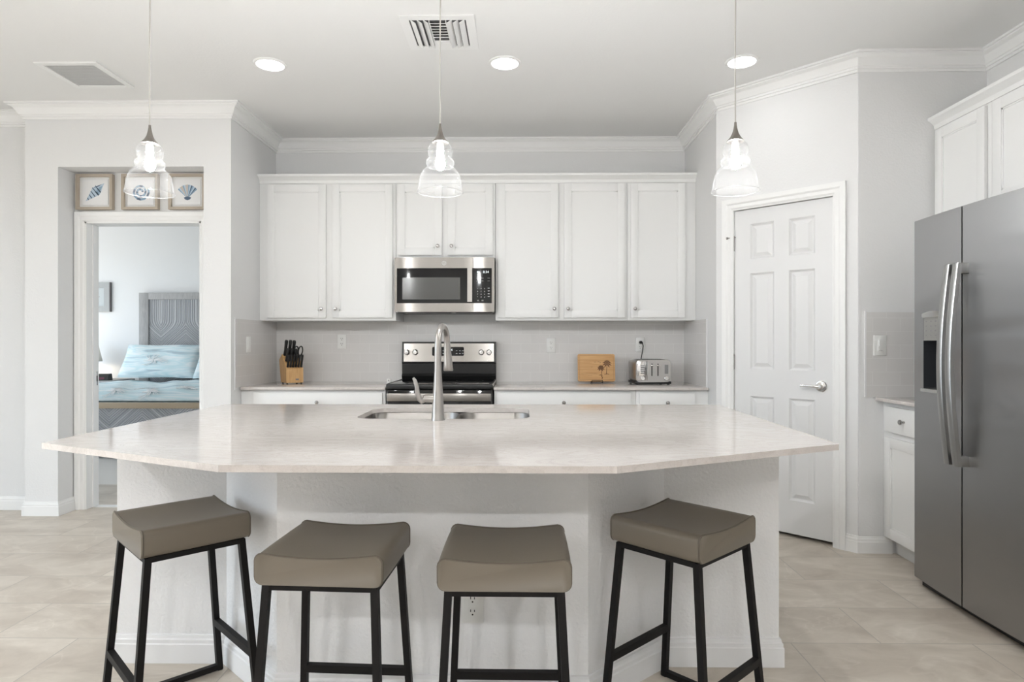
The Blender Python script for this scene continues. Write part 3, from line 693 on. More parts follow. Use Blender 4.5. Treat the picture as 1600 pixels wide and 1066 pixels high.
# ------------------------------------------------------------------ bar stools
SW, SD, SZT, SZB = .172, .160, .648, .567
def stool(label, loc, rz):
    s = thing('bar_stool', label, 'stool', loc, rz, 'taupe bar stools at the island')
    def sect(y, k):
        pts = []; r = .020; w = SW*k; sad = .011; rt = .019
        for i in range(5): a = -PI/2+PI/2*i/4; pts.append((w-r+r*math.cos(a), SZB+r+r*math.sin(a)))
        for i in range(5): a = PI/2*i/4; pts.append((w-rt+rt*math.cos(a), SZT-rt+rt*math.sin(a)))
        for i in range(1, 16):
            x = (w-rt)*(1-2*i/16); pts.append((x, SZT-sad*(1-(x/(w-rt))**2)**1.1))
        for i in range(5): a = PI/2+PI/2*i/4; pts.append((-w+rt+rt*math.cos(a), SZT-rt+rt*math.sin(a)))
        for i in range(5): a = PI+PI/2*i/4; pts.append((-w+r+r*math.cos(a), SZB+r+r*math.sin(a)))
        cz = (SZB+SZT)/2
        return [(x, y, cz+(z-cz)*(.9+.1*k) if k < 1 else z) for x, z in pts]
    b = MB(); rg = []
    for y, k in ((-SD, .955), (-SD-.001, .985), (-SD+.004, 1.0), (-SD+.016, 1.004), (-SD*.5, 1.012), (0, 1.014), (SD*.5, 1.012), (SD-.016, 1.004), (SD-.004, 1.0), (SD+.001, .985), (SD, .955)):
        rg.append(sect(y, k))
    b.rings(rg, 'leather'); seat = obj('seat', b, s, 50)
    for sg in (-1, 1):
        p = [Vector(q) for q in sect(sg*(SD-.003), .997)]
        p = [q+Vector((0, 0, .0008)) for q in p]
        b = MB(); b.tube(p+[p[0]], .0026, 'leather_seam', 6); obj('piping', b, seat)
    tx, ty, fx, fy, zt, w = .146, .138, .174, .184, SZB-.002, .020
    b = MB()
    for a, e in (((-tx, -ty), (tx, -ty)), ((tx, -ty), (tx, ty)), ((tx, ty), (-tx, ty)), ((-tx, ty), (-tx, -ty))):
        b.bar((*a, zt-.008), (*e, zt-.008), w, 'black_metal', h=.016)
    obj('seat_frame', b, s)
    def at(sx, sy, z):
        k = z/(zt); return (sx*(fx+(tx-fx)*k), sy*(fy+(ty-fy)*k), z)
    for sx in (-1, 1):
        for sy in (-1, 1):
            b = MB(); q = w/2
            b.rings([[(at(sx, sy, z)[0]+i*q, at(sx, sy, z)[1]+j*q, z) for i, j in ((-1, -1), (1, -1), (1, 1), (-1, 1))] for z in (.004, zt-.002)], 'black_metal')
            b.box((sx*fx-.008, sy*fy-.008, 0.0003), (sx*fx+.008, sy*fy+.008, .005), 'black'); obj('leg', b, s)
        b = MB(); b.bar(at(sx, -1, .014), at(sx, 1, .014), w, 'black_metal'); obj('floor_bar', b, s)
    for sy in (-1, 1):
        b = MB(); b.bar(at(-1, sy, .185), at(1, sy, .185), w, 'black_metal', h=.024); obj('stretcher', b, s)
    return s
st1 = stool('taupe bar stool turned diagonally at the bedroom-door end of the island', (-1.118, 2.112, 0), math.radians(-45.2))
dup(st1, (-.524, 1.845, 0), math.radians(-3.0), 'taupe bar stool second from the bedroom-door end, facing the straight counter edge')
dup(st1, (-.042, 1.816, 0), math.radians(-.3), 'taupe bar stool in front of the low island outlet')
dup(st1, (.522, 2.090, 0), math.radians(44.2), 'taupe bar stool turned diagonally at the refrigerator end of the island')

# ------------------------------------------------------------------ pendants and ceiling fixtures
def pendant(label, loc, tilt=0):
    p = thing('pendant_light', label, 'pendant lamp', loc, 0, 'glass pendants over the island')
    zc = CEIL-loc[2]
    b = MB(); b.lathe([(.062, zc-.0005), (.062, zc-.012), (.045, zc-.024), (.006, zc-.030)], 'nickel', (0, 0, 0), 28); obj('canopy', b, p)
    b = MB(); b.tube([(0, 0, zc-.028), (.0012, 0, zc*.75), (-.001, .0005, zc*.5), (0, 0, .262)], .0028, 'cord_clear', 8); o = obj('cord', b, p)
    b = MB(); b.lathe([(.0045, .265), (.0050, .255), (.0075, .240), (.0120, .222), (.0200, .207), (.0290, .197), (.0335, .191), (.031, .190)], 'bronze', (0, 0, 0), 24); obj('cap', b, p)
    prof = [(.022, .196), (.034, .190), (.044, .178), (.0488, .160), (.0465, .143), (.0405, .134), (.0460, .129), (.0545, .120), (.0560, .111), (.0520, .101), (.0465, .096),
            (.0560, .092), (.0680, .080), (.0770, .062), (.0825, .038), (.0855, .015), (.0890, 0)]
    inn = [(r-.0022, z) for r, z in prof[::-1]]
    b = MB(); b.lathe(prof+[(.0900, -.0015), (.0885, -.0025), (.0868, -.001)]+inn[1:], 'glass', (0, 0, 0), 48, cap=False); o = obj('glass_shade', b, p, 60)
    b = MB(); b.rings([[(.0888*math.cos(2*PI*i/48)+.0021*math.cos(2*PI*i/48)*math.cos(a), .0888*math.sin(2*PI*i/48)+.0021*math.sin(2*PI*i/48)*math.cos(a), -.0008+.0021*math.sin(a)) for i in range(48)] for a in [2*PI*k/8 for k in range(9)]], 'rim_glass', cap0=False, cap1=False); obj('rim', b, o, 60)
    b = MB(); b.lathe([(.0135, .192), (.0145, .180), (.0145, .160)], 'white_plastic', (0, 0, 0), 16); k = obj('socket', b, p)
    b = MB(); b.lathe([(.003, .084), (.012, .088), (.0185, .100), (.0190, .114), (.0150, .132), (.0125, .146), (.0125, .162)], 'bulb', (0, 0, 0), 20); k = obj('bulb', b, p, 60); k['label'] = 'glowing white bulb'
    return p
pd = pendant('seeded glass pendant hanging in front of the shell pictures', (-1.447, 2.50, 1.787))
dup(pd, (-.313, 2.50, 1.787), None, 'seeded glass pendant hanging above the sink faucet')
dup(pd, (.825, 2.50, 1.787), None, 'seeded glass pendant hanging in front of the pantry door')

def downlight(label, loc, lens='downlight'):
    d = thing('recessed_light', label, 'ceiling light', loc, 0, 'recessed ceiling lights')
    b = MB(); b.lathe([(.076, -.004), (.079, -.010), (.092, -.006), (.096, -.0005), (.076, -.0003)], 'trim', (0, 0, 0), 36, cap=False); obj('trim_ring', b, d)
    b = MB(); b.lathe([(.0002, -.0062), (.077, -.0055), (.077, -.0025), (.0002, -.0022)], lens, (0, 0, 0), 36, cap=False); o = obj('lens', b, d); o['label'] = 'glowing white lens'
    return d
dl = downlight('recessed light glowing on the ceiling beside the return air grille', (-1.476, 3.785, CEIL))
dup(dl, (-.094, 3.785, CEIL), None, 'recessed light glowing on the ceiling beside the louvred supply vent')
dup(dl, (1.287, 3.785, CEIL), None, 'recessed light glowing on the ceiling near the pantry crown moulding')
ll = downlight('recessed light in the living area ceiling out of view', (-3.4, .3, CEIL), 'downlight_living')
for x, y in ((-3.4, -2.2), (-1.5, -2.2), (-.1, -2.2), (1.3, -2.2)): dup(ll, (x, y, CEIL), None, 'recessed light in the living area ceiling out of view')
# supply vent
v_ = thing('supply_vent', 'white louvred supply vent in the ceiling between the recessed lights', 'vent', (-.425, 3.415, CEIL))
b = MB(); b.prism_hole([(-.19, -.19), (.19, -.19), (.19, .19), (-.19, .19)], [[(-.145, -.145), (-.145, .145), (.145, .145), (.145, -.145)]], -.006, -.0005, 'trim'); obj('vent_frame', b, v_)
b = MB(); b.box((-.145, -.145, -.0014), (.145, .145, -.0004), 'vent_dark'); obj('duct_opening', b, v_)
for sx in (-1, 1):
    for k in range(3):
        x = sx*(.060+.032*k); b = MB(); b.bar((x, -.143, -.011), (x, .143, -.011), .031, 'trim', up=(-sx*.55, 0, .83), h=.0025); obj('louvre', b, v_)
for k in range(6):
    y = -.12+.030*k; b = MB(); b.bar((-.043, y, -.010), (.043, y, -.010), .017, 'trim', up=(0, -.5, .86), h=.0025); obj('louvre', b, v_)
b = MB(); b.box((-.045, -.143, -.016), (-.041, .143, -.002), 'trim'); b.box((.041, -.143, -.016), (.045, .143, -.002), 'trim'); b.box((-.043, .08, -.014), (.043, .143, -.003), 'trim'); obj('divider', b, v_)
# return air grille
g = thing('return_air_grille', 'white slatted return air grille in the ceiling above the bedroom door', 'vent', (-2.665, 3.925, CEIL))
b = MB(); b.prism_hole([(-.185, -.188), (.185, -.188), (.185, .188), (-.185, .188)], [[(-.150, -.155), (-.150, .155), (.150, .155), (.150, -.155)]], -.009, -.0005, 'trim'); obj('grille_frame', b, g)
b = MB(); b.box((-.15, -.155, -.0014), (.15, .155, -.0004), 'grille_back'); obj('duct_opening', b, g)
b = MB()
for k in range(20):
    y = -.148+.296*k/19; b.bar((-.15, y, -.0055), (.15, y, -.0055), .0115, 'trim', up=(0, -.4, .92), h=.0012)
obj('slats', b, g)

# ------------------------------------------------------------------ microwave
mwx0, mwx1, mwz0, mwz1, mwy = -.951, -.197, 1.424, 1.838, 4.845
W = mwx1-mwx0; H_ = mwz1-mwz0
mw = thing('microwave', 'stainless over-the-range microwave with black glass door', 'microwave', (mwx0, mwy, mwz0))
b = MB(); b.box((.004, .03, .012), (W-.004, YB-TT-mwy-.002, H_-.001), 'black', .002); obj('case', b, mw)
b = MB(); b.box((.02, .02, 0), (W-.02, .36, .012), 'black', .002)
for x in (.06, .50): b.box((x, .06, -.002), (x+.15, .2, .001), 'label_grey')
b.lathe([(.018, -.003), (.018, .001)], 'white_ceramic', (.44, .05, 0), 14); obj('underside', b, mw)
# curved steel facia made of a gently bowed strip, opened for glass and controls
def bow(x): t_ = x/W; return -.012*(1-(2*t_-1)**6)
def facia(mb, x0, x1, z0, z1, m, off=0, n=16):
    xs_ = [x0+(x1-x0)*i/n for i in range(n+1)]
    mb.rings([[(x, bow(x)+off, z0), (x, bow(x)+off, z1), (x, .03, z1), (x, .03, z0)] for x in xs_], m)
DXs = W*.785
b = MB(); facia(b, .002, DXs-.001, .332, H_-.002, 'steel'); facia(b, .002, DXs-.001, .004, .070, 'steel'); facia(b, .002, .018, .070, .332, 'steel', n=4)
facia(b, .018, DXs-.034, .070, .332, 'black_glass', .003); facia(b, DXs-.034, DXs-.001, .070, .332, 'black_glass', .0035, 4)
door = obj('door', b, mw, 30)
b = MB(); facia(b, .060, .495, .098, .262, 'grey_window', .0026, 8); o = obj('window', b, door); o['label'] = 'grey mesh viewing window'
b = MB(); facia(b, DXs-.042, DXs-.006, .078, .334, 'steel', -.016, 4); o = obj('handle', b, door, 30); o['label'] = 'vertical stainless handle'
b = MB(); fr = lambda u, v, w: (u+.375, bow(.375)-.0006-w, v+.370)
b.rings([[fr(.0165*math.cos(2*PI*k/28)*f, .0165*math.sin(2*PI*k/28)*f, 0) for k in range(28)] for f in (1.0, .86)], 'label_white', cap0=False, cap1=False)
for ph in (0, PI):
    pts = [Vector(fr(.009*math.cos(a)*(1-.25*math.sin(a+ph)), .010*math.sin(a), .0003)) for a in [ph+2.5*k/10 for k in range(11)]]; b.tube(pts, .0009, 'label_white', 5)
b.tube([Vector(fr(-.004, .004, .0003)), Vector(fr(.002, -.005, .0003)), Vector(fr(.008, .001, .0003))], .0008, 'label_white', 5)
o = obj('logo', b, door); o['label'] = 'pale round emblem'
b = MB(); facia(b, DXs+.001, W-.002, .332, H_-.002, 'steel', n=6); facia(b, DXs+.001, W-.002, .004, .070, 'steel', n=6); facia(b, W-.022, W-.002, .070, .332, 'steel', n=4); facia(b, DXs+.001, W-.022, .070, .332, 'black_glass', .003, 6)
cp = obj('control_panel', b, mw, 30)
b = MB(); xc = (DXs+W-.022)/2; yk = bow(xc)+.0018
text_into(b, '8:34', .026, lambda u, v, w: (u+xc+.026, yk-w, v+.303), 'digits'); b.box((xc-.040, yk-.0006, .297), (xc-.022, yk, .309), 'digits')
o = obj('clock_display', b, cp); o['label'] = 'lit white clock digits'
b = MB()
for r_ in range(4):
    for c_ in range(3): text_into(b, '123456789*0#'[r_*3+c_], .012, lambda u, v, w: (u+xc-.036+.026*c_, yk-w, v+.178-.021*r_), 'label_white')
for r_ in range(4): b.box((xc+.040, yk-.0006, .180-.021*r_), (xc+.054, yk, .184-.021*r_), 'label_white')
for z in (.255, .234):
    for x in (-.045, -.010, .038): b.box((xc+x, yk-.0006, z), (xc+x+.018, yk, z+.004), 'label_grey')
for x in (-.040, -.006): b.box((xc+x, yk-.0006, .085), (xc+x+.014, yk, .094), 'label_grey')
obj('keypad', b, cp)

# ------------------------------------------------------------------ range
rx0, rx1, ry0 = -.957, -.199, 4.575
RW = rx1-rx0; RZ = .905
rg_ = thing('electric_range', 'stainless electric range with black glass cooktop', 'stove', (rx0, ry0, 0))
b = MB(); b.box((.003, .03, .03), (RW-.003, .66, .865), 'black', .003); b.box((.01, .06, 0.0005), (RW-.01, .62, .03), 'black'); obj('body', b, rg_)
b = MB(); b.box((0, -.012, .868), (RW, .62, RZ-.004), 'black', .006); b.box((.012, .004, RZ-.0045), (RW-.012, .61, RZ-.001), 'black_glass', .001)
ck = obj('cooktop', b, rg_)
b = MB()
for x, y, r in ((.2, .17, .105), (.56, .17, .085), (.2, .44, .08), (.56, .44, .105)):
    for f in (1, .6): b.rings([[(x+r*f*math.cos(2*PI*k/40)*q, y+r*f*math.sin(2*PI*k/40)*q, RZ-.0008) for k in range(40)] for q in (1.0, .985)], 'label_grey', cap0=False, cap1=False)
obj('burner_marks', b, ck)
b = MB()
for x in (-.001, RW-.003): b.box((x, -.006, .880), (x+.004, .615, RZ+.0005), 'steel', .001)
obj('side_trim', b, ck)
b = MB(); b.box((.012, -.018, .20), (RW-.012, .028, .862), 'black_glass', .004); dr = obj('oven_door', b, rg_)
b = MB(); b.box((.012, -.045, .785), (RW-.012, -.028, .842), 'steel', .005); b.box((.05, -.03, .80), (.09, -.017, .83), 'steel'); b.box((RW-.09, -.03, .80), (RW-.05, -.017, .83), 'steel'); o = obj('handle', b, dr); o['label'] = 'wide flat stainless handle'
b = MB(); b.box((.012, -.016, .035), (RW-.012, .028, .19), 'steel', .004); obj('drawer', b, rg_)
# backguard: black surround, steel console leaning back a little
by = .60
b = MB()
b.rings([[(x, by, RZ-.002), (x, by-.014, .930), (x, by+.004, .950), (x, by, 1.030), (x, by-.010, 1.040), (x, by+.004, 1.196), (x, by+.012, 1.203), (x, YB-TT-ry0-.003, 1.203), (x, YB-TT-ry0-.003, RZ-.002)] for x in (.002, RW-.002)], 'black'); bg = obj('backguard', b, rg_)
b = MB(); b.rings([[(x, by-.0122, 1.045), (x, by+.0010, 1.190), (x, by+.01, 1.190), (x, by, 1.045)] for x in (.018, RW-.018)], 'steel'); cs = obj('console', b, bg)
def cons(u, v, w): return (u, by-.0122+.0132*(v-1.045)/.145-.0006-w, v)
b = MB(); b.prism([(u, v) for u, v in rrect(.245, 1.092, .500, 1.162, .010, 4)], 0, .0012, 'black_glass', cons); ds_ = obj('display_panel', b, cs)
b = MB(); text_into(b, '8:34', .027, lambda u, v, w: cons(u+.385, v+1.138, .0014+w), 'digits'); o = obj('clock_display', b, ds_); o['label'] = 'lit white clock digits'
b = MB()
for x in (.435, .462, .485, .27, .30, .33):
    for z in (1.108, 1.130): b.box((x, cons(0, z, .0014)[1]-.0003, z), (x+.012, cons(0, z, .0014)[1], z+.004), 'label_white')
obj('buttons', b, ds_)
for x in (.042, .110, .640, .702):
    b = MB(); z = 1.120; c_ = cons(x, z, 0)
    mxk = Matrix.Rotation(PI/2, 3, 'X'); b.lathe([(.023, 0), (.023, .004), (.019, .008), (.0175, .026), (.015, .029)], 'chrome', c_, 24, mxk); b.box((x-.004, c_[1]-.034, z-.019), (x+.004, c_[1]-.026, z+.019), 'chrome', .002)
    obj('control_knob', b, bg)

# ------------------------------------------------------------------ refrigerator
FX = 1.955; fy1, fy0, fsp = 3.236, 2.325, 2.862
fr_ = thing('refrigerator', 'stainless side-by-side refrigerator with door dispenser', 'refrigerator', (FX, fy1, 0), -PI/2)
FW = fy1-fy0; fs = fy1-fsp       # local x from far edge toward camera; -y toward the room
b = MB(); b.box((.004, .075, .012), (FW-.004, .685, 1.785), 'fridge_side', .004); obj('cabinet', b, fr_)
b = MB(); b.box((.012, .03, .004), (FW-.012, .09, .045), 'black'); 
for x in (.03, FW-.06): b.lathe([(.015, .0003), (.015, .012)], 'black', (x+.015, .06, 0), 12)
obj('base_grille', b, fr_)
def fdoor(x0, x1, name, bowx):
    """door with a gently bowed front; a recess can be cut with cells"""
    mb = MB(); return mb
def fy(x): t_ = (x-FW/2)/(FW/2); return -.020*(1-t_*t_)-.002
def fpanel(mb, x0, x1, z0, z1, m='fridge', n=14, back=.07):
    mb.rings([[(x, fy(x), z0), (x, fy(x), z1), (x, back, z1), (x, back, z0)] for x in [x0+(x1-x0)*i/n for i in range(n+1)]], m)
FZ0, FZ1 = .045, 1.802
gx0, gx1, gz0, gz1 = .082, .292, .972, 1.345
def fshell(mb, x0, x1, hole=None):
    """closed door shell; front face left open over the dispenser"""
    xs_ = sorted({x0, x1, *[x0+(x1-x0)*i/12 for i in range(13)], *((hole[0], hole[1]) if hole else ())}); zs_ = [FZ0, *((hole[2], hole[3]) if hole else ()), FZ1]
    V = {}
    def vv(x, z, k):
        key = (round(x, 5), round(z, 5), k)
        if key not in V: V[key] = mb.bm.verts.new((x, fy(x) if k == 0 else .07, z))
        return V[key]
    fs_ = []
    for i in range(len(xs_)-1):
        for j in range(len(zs_)-1):
            if hole and hole[0]-1e-6 <= xs_[i] and xs_[i+1] <= hole[1]+1e-6 and j == 1: continue
            fs_.append(mb.bm.faces.new((vv(xs_[i], zs_[j], 0), vv(xs_[i+1], zs_[j], 0), vv(xs_[i+1], zs_[j+1], 0), vv(xs_[i], zs_[j+1], 0))))
        fs_.append(mb.bm.faces.new((vv(xs_[i], FZ0, 1), vv(xs_[i+1], FZ0, 1), vv(xs_[i+1], FZ0, 0), vv(xs_[i], FZ0, 0))))
        fs_.append(mb.bm.faces.new((vv(xs_[i], FZ1, 0), vv(xs_[i+1], FZ1, 0), vv(xs_[i+1], FZ1, 1), vv(xs_[i], FZ1, 1))))
        fs_.append(mb.bm.faces.new((vv(xs_[i], FZ0, 1), vv(xs_[i], FZ1, 1), vv(xs_[i+1], FZ1, 1), vv(xs_[i+1], FZ0, 1))))
    for xe in (x0, x1):
        ring = [vv(xe, z, 0) for z in zs_] + [vv(xe, FZ1, 1), vv(xe, FZ0, 1)]; fs_.append(mb.bm.faces.new(ring))
    if hole:
        h0, h1, k0, k1 = hole; D = .055
        q = [(h0, k0), (h1, k0), (h1, k1), (h0, k1)]
        bk = [mb.bm.verts.new((x, D, z)) for x, z in q]; ft = [vv(x, z, 0) for x, z in q]
        df_ = []
        xin = [x for x in xs_ if h0-1e-6 <= x <= h1+1e-6]
        for z, bi in ((k0, (0, 1)), (k1, (3, 2))):
            df_.append(mb.bm.faces.new([vv(x, z, 0) for x in xin] + [bk[bi[1]], bk[bi[0]]]))
        df_.append(mb.bm.faces.new((ft[0], ft[3], bk[3], bk[0]))); df_.append(mb.bm.faces.new((ft[1], bk[1], bk[2], ft[2]))); df_.append(mb.bm.faces.new(bk))
        mb._faces(df_, 'disp_dark')
    mb._faces(fs_, 'fridge')
b = MB(); fshell(b, .0, fs-.004, (gx0, gx1, gz0, gz1)); d1 = obj('door', b, fr_, 30)
b = MB(); fshell(b, fs+.004, FW); d2 = obj('door', b, fr_, 30)
# dispenser
b = MB(); b.rings([[(x, fy(x)-.0015, 1.212), (x, fy(x)-.0015, gz1-.002), (x, .03, gz1-.002), (x, .03, 1.212)] for x in (gx0+.004, (gx0+gx1)/2, gx1-.004)], 'disp_body')
n = 10
b.rings([[(x, fy(x)-.010*math.sin(PI*i/n)-.002, 1.322), (x, fy(x)-.012*math.sin(PI*i/n)-.003, 1.340+.012*math.sin(PI*i/n)), (x, fy(x)+.002, 1.342+.013*math.sin(PI*i/n)), (x, fy(x)+.002, 1.322)] for i, x in enumerate([gx0-.012+(gx1-gx0+.024)*i/n for i in range(n+1)])], 'disp_trim')
dp = obj('dispenser_control', b, d1)
b = MB()
for r_, z in enumerate((1.300, 1.278, 1.256, 1.234)):
    for c_ in range(5):
        x = gx0+.022+.038*c_; b.box((x, fy(x)-.0022, z), (x+(.012 if c_ else .009), fy(x)-.0012, z+.006), 'label_grey')
obj('buttons', b, dp)
b = MB(); b.rings([[(x, fy(x)-.010, gz0-.006), (x, fy(x)-.010, gz0+.010), (x, .05, gz0+.014), (x, .05, gz0-.006)] for x in (gx0-.010, (gx0+gx1)/2, gx1+.010)], 'disp_trim'); obj('drip_tray', b, d1)
b = MB(); b.rings([[(x0, .02, 1.212), (x0+.03, .02, 1.212), (x0+.03, .04, 1.212), (x0, .04, 1.212)] if k == 0 else [(x0+.006, .028, 1.14), (x0+.024, .028, 1.14), (x0+.024, .036, 1.14), (x0+.006, .036, 1.14)] for k, x0 in ((0, .165), (1, .165))], 'disp_body'); obj('paddle', b, d1)
def fhandle(x, par):
    b = MB(); pts = []; N = 24; z0, z1 = .665, 1.548; rg = []
    for i in range(N+1):
        t_ = i/N; z = z0+(z1-z0)*t_; out = .042+.034*math.sin(PI*t_)
        y = fy(x)-out; wd = .0175; dp_ = .012
        rg.append([(x-wd, y+dp_, z), (x-wd, y-dp_*.5, z), (x-wd*.5, y-dp_, z), (x+wd*.5, y-dp_, z), (x+wd, y-dp_*.5, z), (x+wd, y+dp_, z)])
    b.rings(rg, 'handle_steel')
    for z in (z0, z1-.045): b.box((x-.0150, fy(x)-.044, z), (x+.0150, fy(x)+.004, z+.045), 'handle_steel', .002)
    o = obj('handle', b, par, 40); o['label'] = 'bowed stainless door handle'
fhandle(fs-.030, d1); fhandle(fs+.030, d2)

# ------------------------------------------------------------------ things on the back worktop
kx, ky = -1.765, 4.97
kb = thing('knife_block', 'pale wooden knife block on the worktop near the corner', 'knife block', (kx, ky, ZC), math.radians(36))
# side outline in local (y, z): leaning back, slanted knife face toward the room
b = MB(); SO = [(-.060, .008), (.085, .008), (.135, .180), (.060, .225), (-.060, .112)]
b.rings([[(x, y, z) for y, z in SO] for x in (-.064, .064)], 'block_wood'); blk = obj('block', b, kb, 20)
b = MB(); b.box((.006, -.0612, .028), (.030, -.060, .040), 'label_grey'); o = obj('badge', b, kb); o['label'] = 'small grey badge'
for x in (-.053, .053):
    b = MB(); b.lathe([(.007, .0002), (.007, .009)], 'black', (x, -.045, 0), 10); obj('foot', b, kb)
    b = MB(); b.lathe([(.007, .0002), (.007, .009)], 'black', (x, .070, 0), 10); obj('foot', b, kb)
# local to world helper for things standing in the block
rm = Matrix.Translation((kx, ky, ZC)) @ Matrix.Rotation(math.radians(36), 4, 'Z')
axis = Vector((0, -.36, .933))                       # handles lean toward the room
def knife(name, label, x, y, z, ln_, wd, group, shears=False):
    p = rm @ (Vector((x, y, z))+axis*.0055); k = thing(name, label, 'scissors' if shears else 'knife', p, math.radians(36), group)
    b = MB(); up_ = axis; side = Vector((1, 0, 0)); nn = side.cross(up_)
    if not shears:
        rg = []
        for t_, w_, h_ in ((0, .8, .8), (.03, 1, 1), (.35, .88, .9), (.65, .95, 1), (.92, 1.05, 1.15), (1, .8, .8)):
            c = up_*ln_*t_+nn*.002*math.sin(t_*3)
            rg.append([c+side*wd/2*w_*math.cos(a)+nn*wd*.55*h_*math.sin(a) for a in [2*PI*i/10 for i in range(10)]])
        b.rings(rg, 'black'); h = obj('handle', b, k, 50)
        b = MB()
        for t_ in (.25, .5, .75): b.lathe([(.0022, 0), (.0022, .0008)], 'chrome', up_*ln_*t_-nn*wd*.52, 8, nn.to_track_quat('Z', 'Y').to_matrix())
        obj('rivets', b, h)
    else:
        for sg in (-1, 1):
            ring = [up_*(.055+.040*math.sin(a))+side*(sg*.017+.016*math.cos(a)) for a in [2*PI*i/20 for i in range(21)]]
            b.tube(ring, .005, 'black', 8)
        b.tube([up_*.001, up_*.02], .008, 'black', 8); obj('handle', b, k, 50)
    b = MB(); b.box((-.0015, -.0035, -.0028), (.0015, .0035, .0006), 'chrome')
    for v2 in b.bm.verts: v2.co = side*v2.co.x*1.5+nn*v2.co.y+up_*v2.co.z
    obj('blade_heel', b, k)
sl = lambda q: (-.060+.120*q, .112+.113*q)          # slanted face y, z
for i, wrd in enumerate(('first', 'second', 'third', 'fourth', 'fifth', 'sixth')):
    y, z = sl(.10); knife('steak_knife', f'small black-handled steak knife, {wrd} from the corner in the lower row of the block', -.052+.0205*i, y, z, .100, .0175, 'steak knives in the block')
for i, (x, wrd, lg) in enumerate(((-.046, 'nearest the corner', .125), (-.015, 'in the middle', .125), (.014, 'beside the scissors', .122))):
    y, z = sl(.50); knife('kitchen_knife', f'large black-handled knife {wrd} in the front upper row', x, y, z, lg*.82, .0255, 'large knives in the block')
    y, z = sl(.88); knife('kitchen_knife', f'large black-handled knife {wrd} in the topmost row', x, y, z, lg, .0255, 'large knives in the block')
y, z = sl(.72); knife('kitchen_scissors', 'black-handled kitchen scissors in the knife block', .045, y, z, .1, .016, None, True)
# small ceramic rest by the range
p = thing('spoon_rest', 'small white ceramic piece with a dark dot beside the range', 'spoon rest', (-1.010, 4.93, ZC))
b = MB(); b.lathe([(.002, .0003), (.018, .0005), (.020, .004), (.019, .010), (.013, .013), (.016, .020), (.017, .030), (.013, .038), (.004, .040)], 'white_ceramic', (0, 0, 0), 20); obj('body', b, p)
b = MB(); b.lathe([(.0045, 0), (.004, .001)], 'label_grey', (0, -.0168, .028), 12, Matrix.Rotation(PI/2, 3, 'X')); obj('dot', b, p)
# wooden board on a wire easel
cbx, cby = .592, 5.07
cbd = thing('cutting_board', 'wooden board with burnt palm trees leaning on a wire easel', 'cutting board', (cbx, cby, ZC), math.radians(-.8))
tl = math.radians(12); ct, stl = math.cos(tl), math.sin(tl)
def cf(u, v, w): return (u, v*stl-w*ct, .012+v*ct+w*stl)        # board plane, w out to the room
b = MB(); b.prism(rrect(-.146, 0, .146, .218, .014, 5), -.016, 0, 'board_wood', cf); obj('board', b, cbd, 30)
b = MB()
lp = rrect(-.134, .012, .134, .206, .010, 4); b.tube([Vector(cf(u, v, .0002)) for u, v in lp+[lp[0]]], .0012, 'burn_soft', 5); obj('groove', b, cbd)
b = MB()
def palm(x, y, top, R, lean):
    pts = [(x, y), (x+lean*.3, y+(top-y)*.4), (x+lean, top)]
    b.tube([Vector(cf(u, v, .0004)) for u, v in pts], [.0028, .0022, .0018], 'burn', 5)
    for k in range(9):
        a = math.radians(-60+k*37); tx_, ty_ = x+lean+R*math.cos(a), top+R*.8*math.sin(a)-.004
        mx_, my_ = x+lean+R*.5*math.cos(a), top+R*.55*math.sin(a)+.005; nx, ny = -math.sin(a)*.006, math.cos(a)*.006
        b.faces([cf(x+lean, top, .0008), cf(mx_+nx, my_+ny, .0008), cf(tx_, ty_, .0008), cf(mx_-nx, my_-ny, .0008)], [(0, 1, 2, 3)], 'burn')
palm(.078, .055, .140, .040, .006); palm(.040, .060, .104, .032, -.004)
for x0, x1, y in ((.062, .100, .055), (.018, .050, .048)): b.tube([Vector(cf(x0, y, .0004)), Vector(cf((x0+x1)/2, y+.004, .0004)), Vector(cf(x1, y, .0004))], .002, 'burn', 5)
b.tube([Vector(cf(.040+.006*math.sin(k), .020+.006*k, .0004)) for k in range(7)], .003, 'burn', 5)
for x, y in ((-.010, .152), (.018, .155), (-.036, .112), (.030, .146)): b.tube([Vector(cf(x-.006, y+.003, .0003)), Vector(cf(x, y, .0003)), Vector(cf(x+.006, y+.004, .0003))], .0012, 'burn', 5)
b.tube([Vector(cf(-.120+.0042*k, .062+.006*math.sin(k*1.9)*(.6+.4*math.sin(k*.7)), .0003)) for k in range(30)], .0010, 'burn_soft', 5)
b.tube([Vector(cf(-.070+.0040*k, .046+.004*math.sin(k*2.1), .0003)) for k in range(10)], .0010, 'burn_soft', 5); obj('burnt_drawing', b, cbd, 0)
es = thing('wire_easel', 'small black wire easel holding the wooden board', 'easel', (cbx, cby, ZC))
b = MB()
for x in (-.042, .042): b.tube([(x, -.045, .022), (x, -.045, .004), (x, .005, .004), (x, .075, .004)], .0024, 'black_metal', 6); b.tube([(x, .018, .004), (x, .062, .150)], .0024, 'black_metal', 6)
b.tube([(-.042, -.045, .022), (.042, -.045, .022)], .0024, 'black_metal', 6); b.tube([(-.042, .062, .150), (.042, .062, .150)], .0024, 'black_metal', 6); b.tube([(-.042, .075, .004), (.042, .075, .004)], .0024, 'black_metal', 6); obj('wire_frame', b, es)
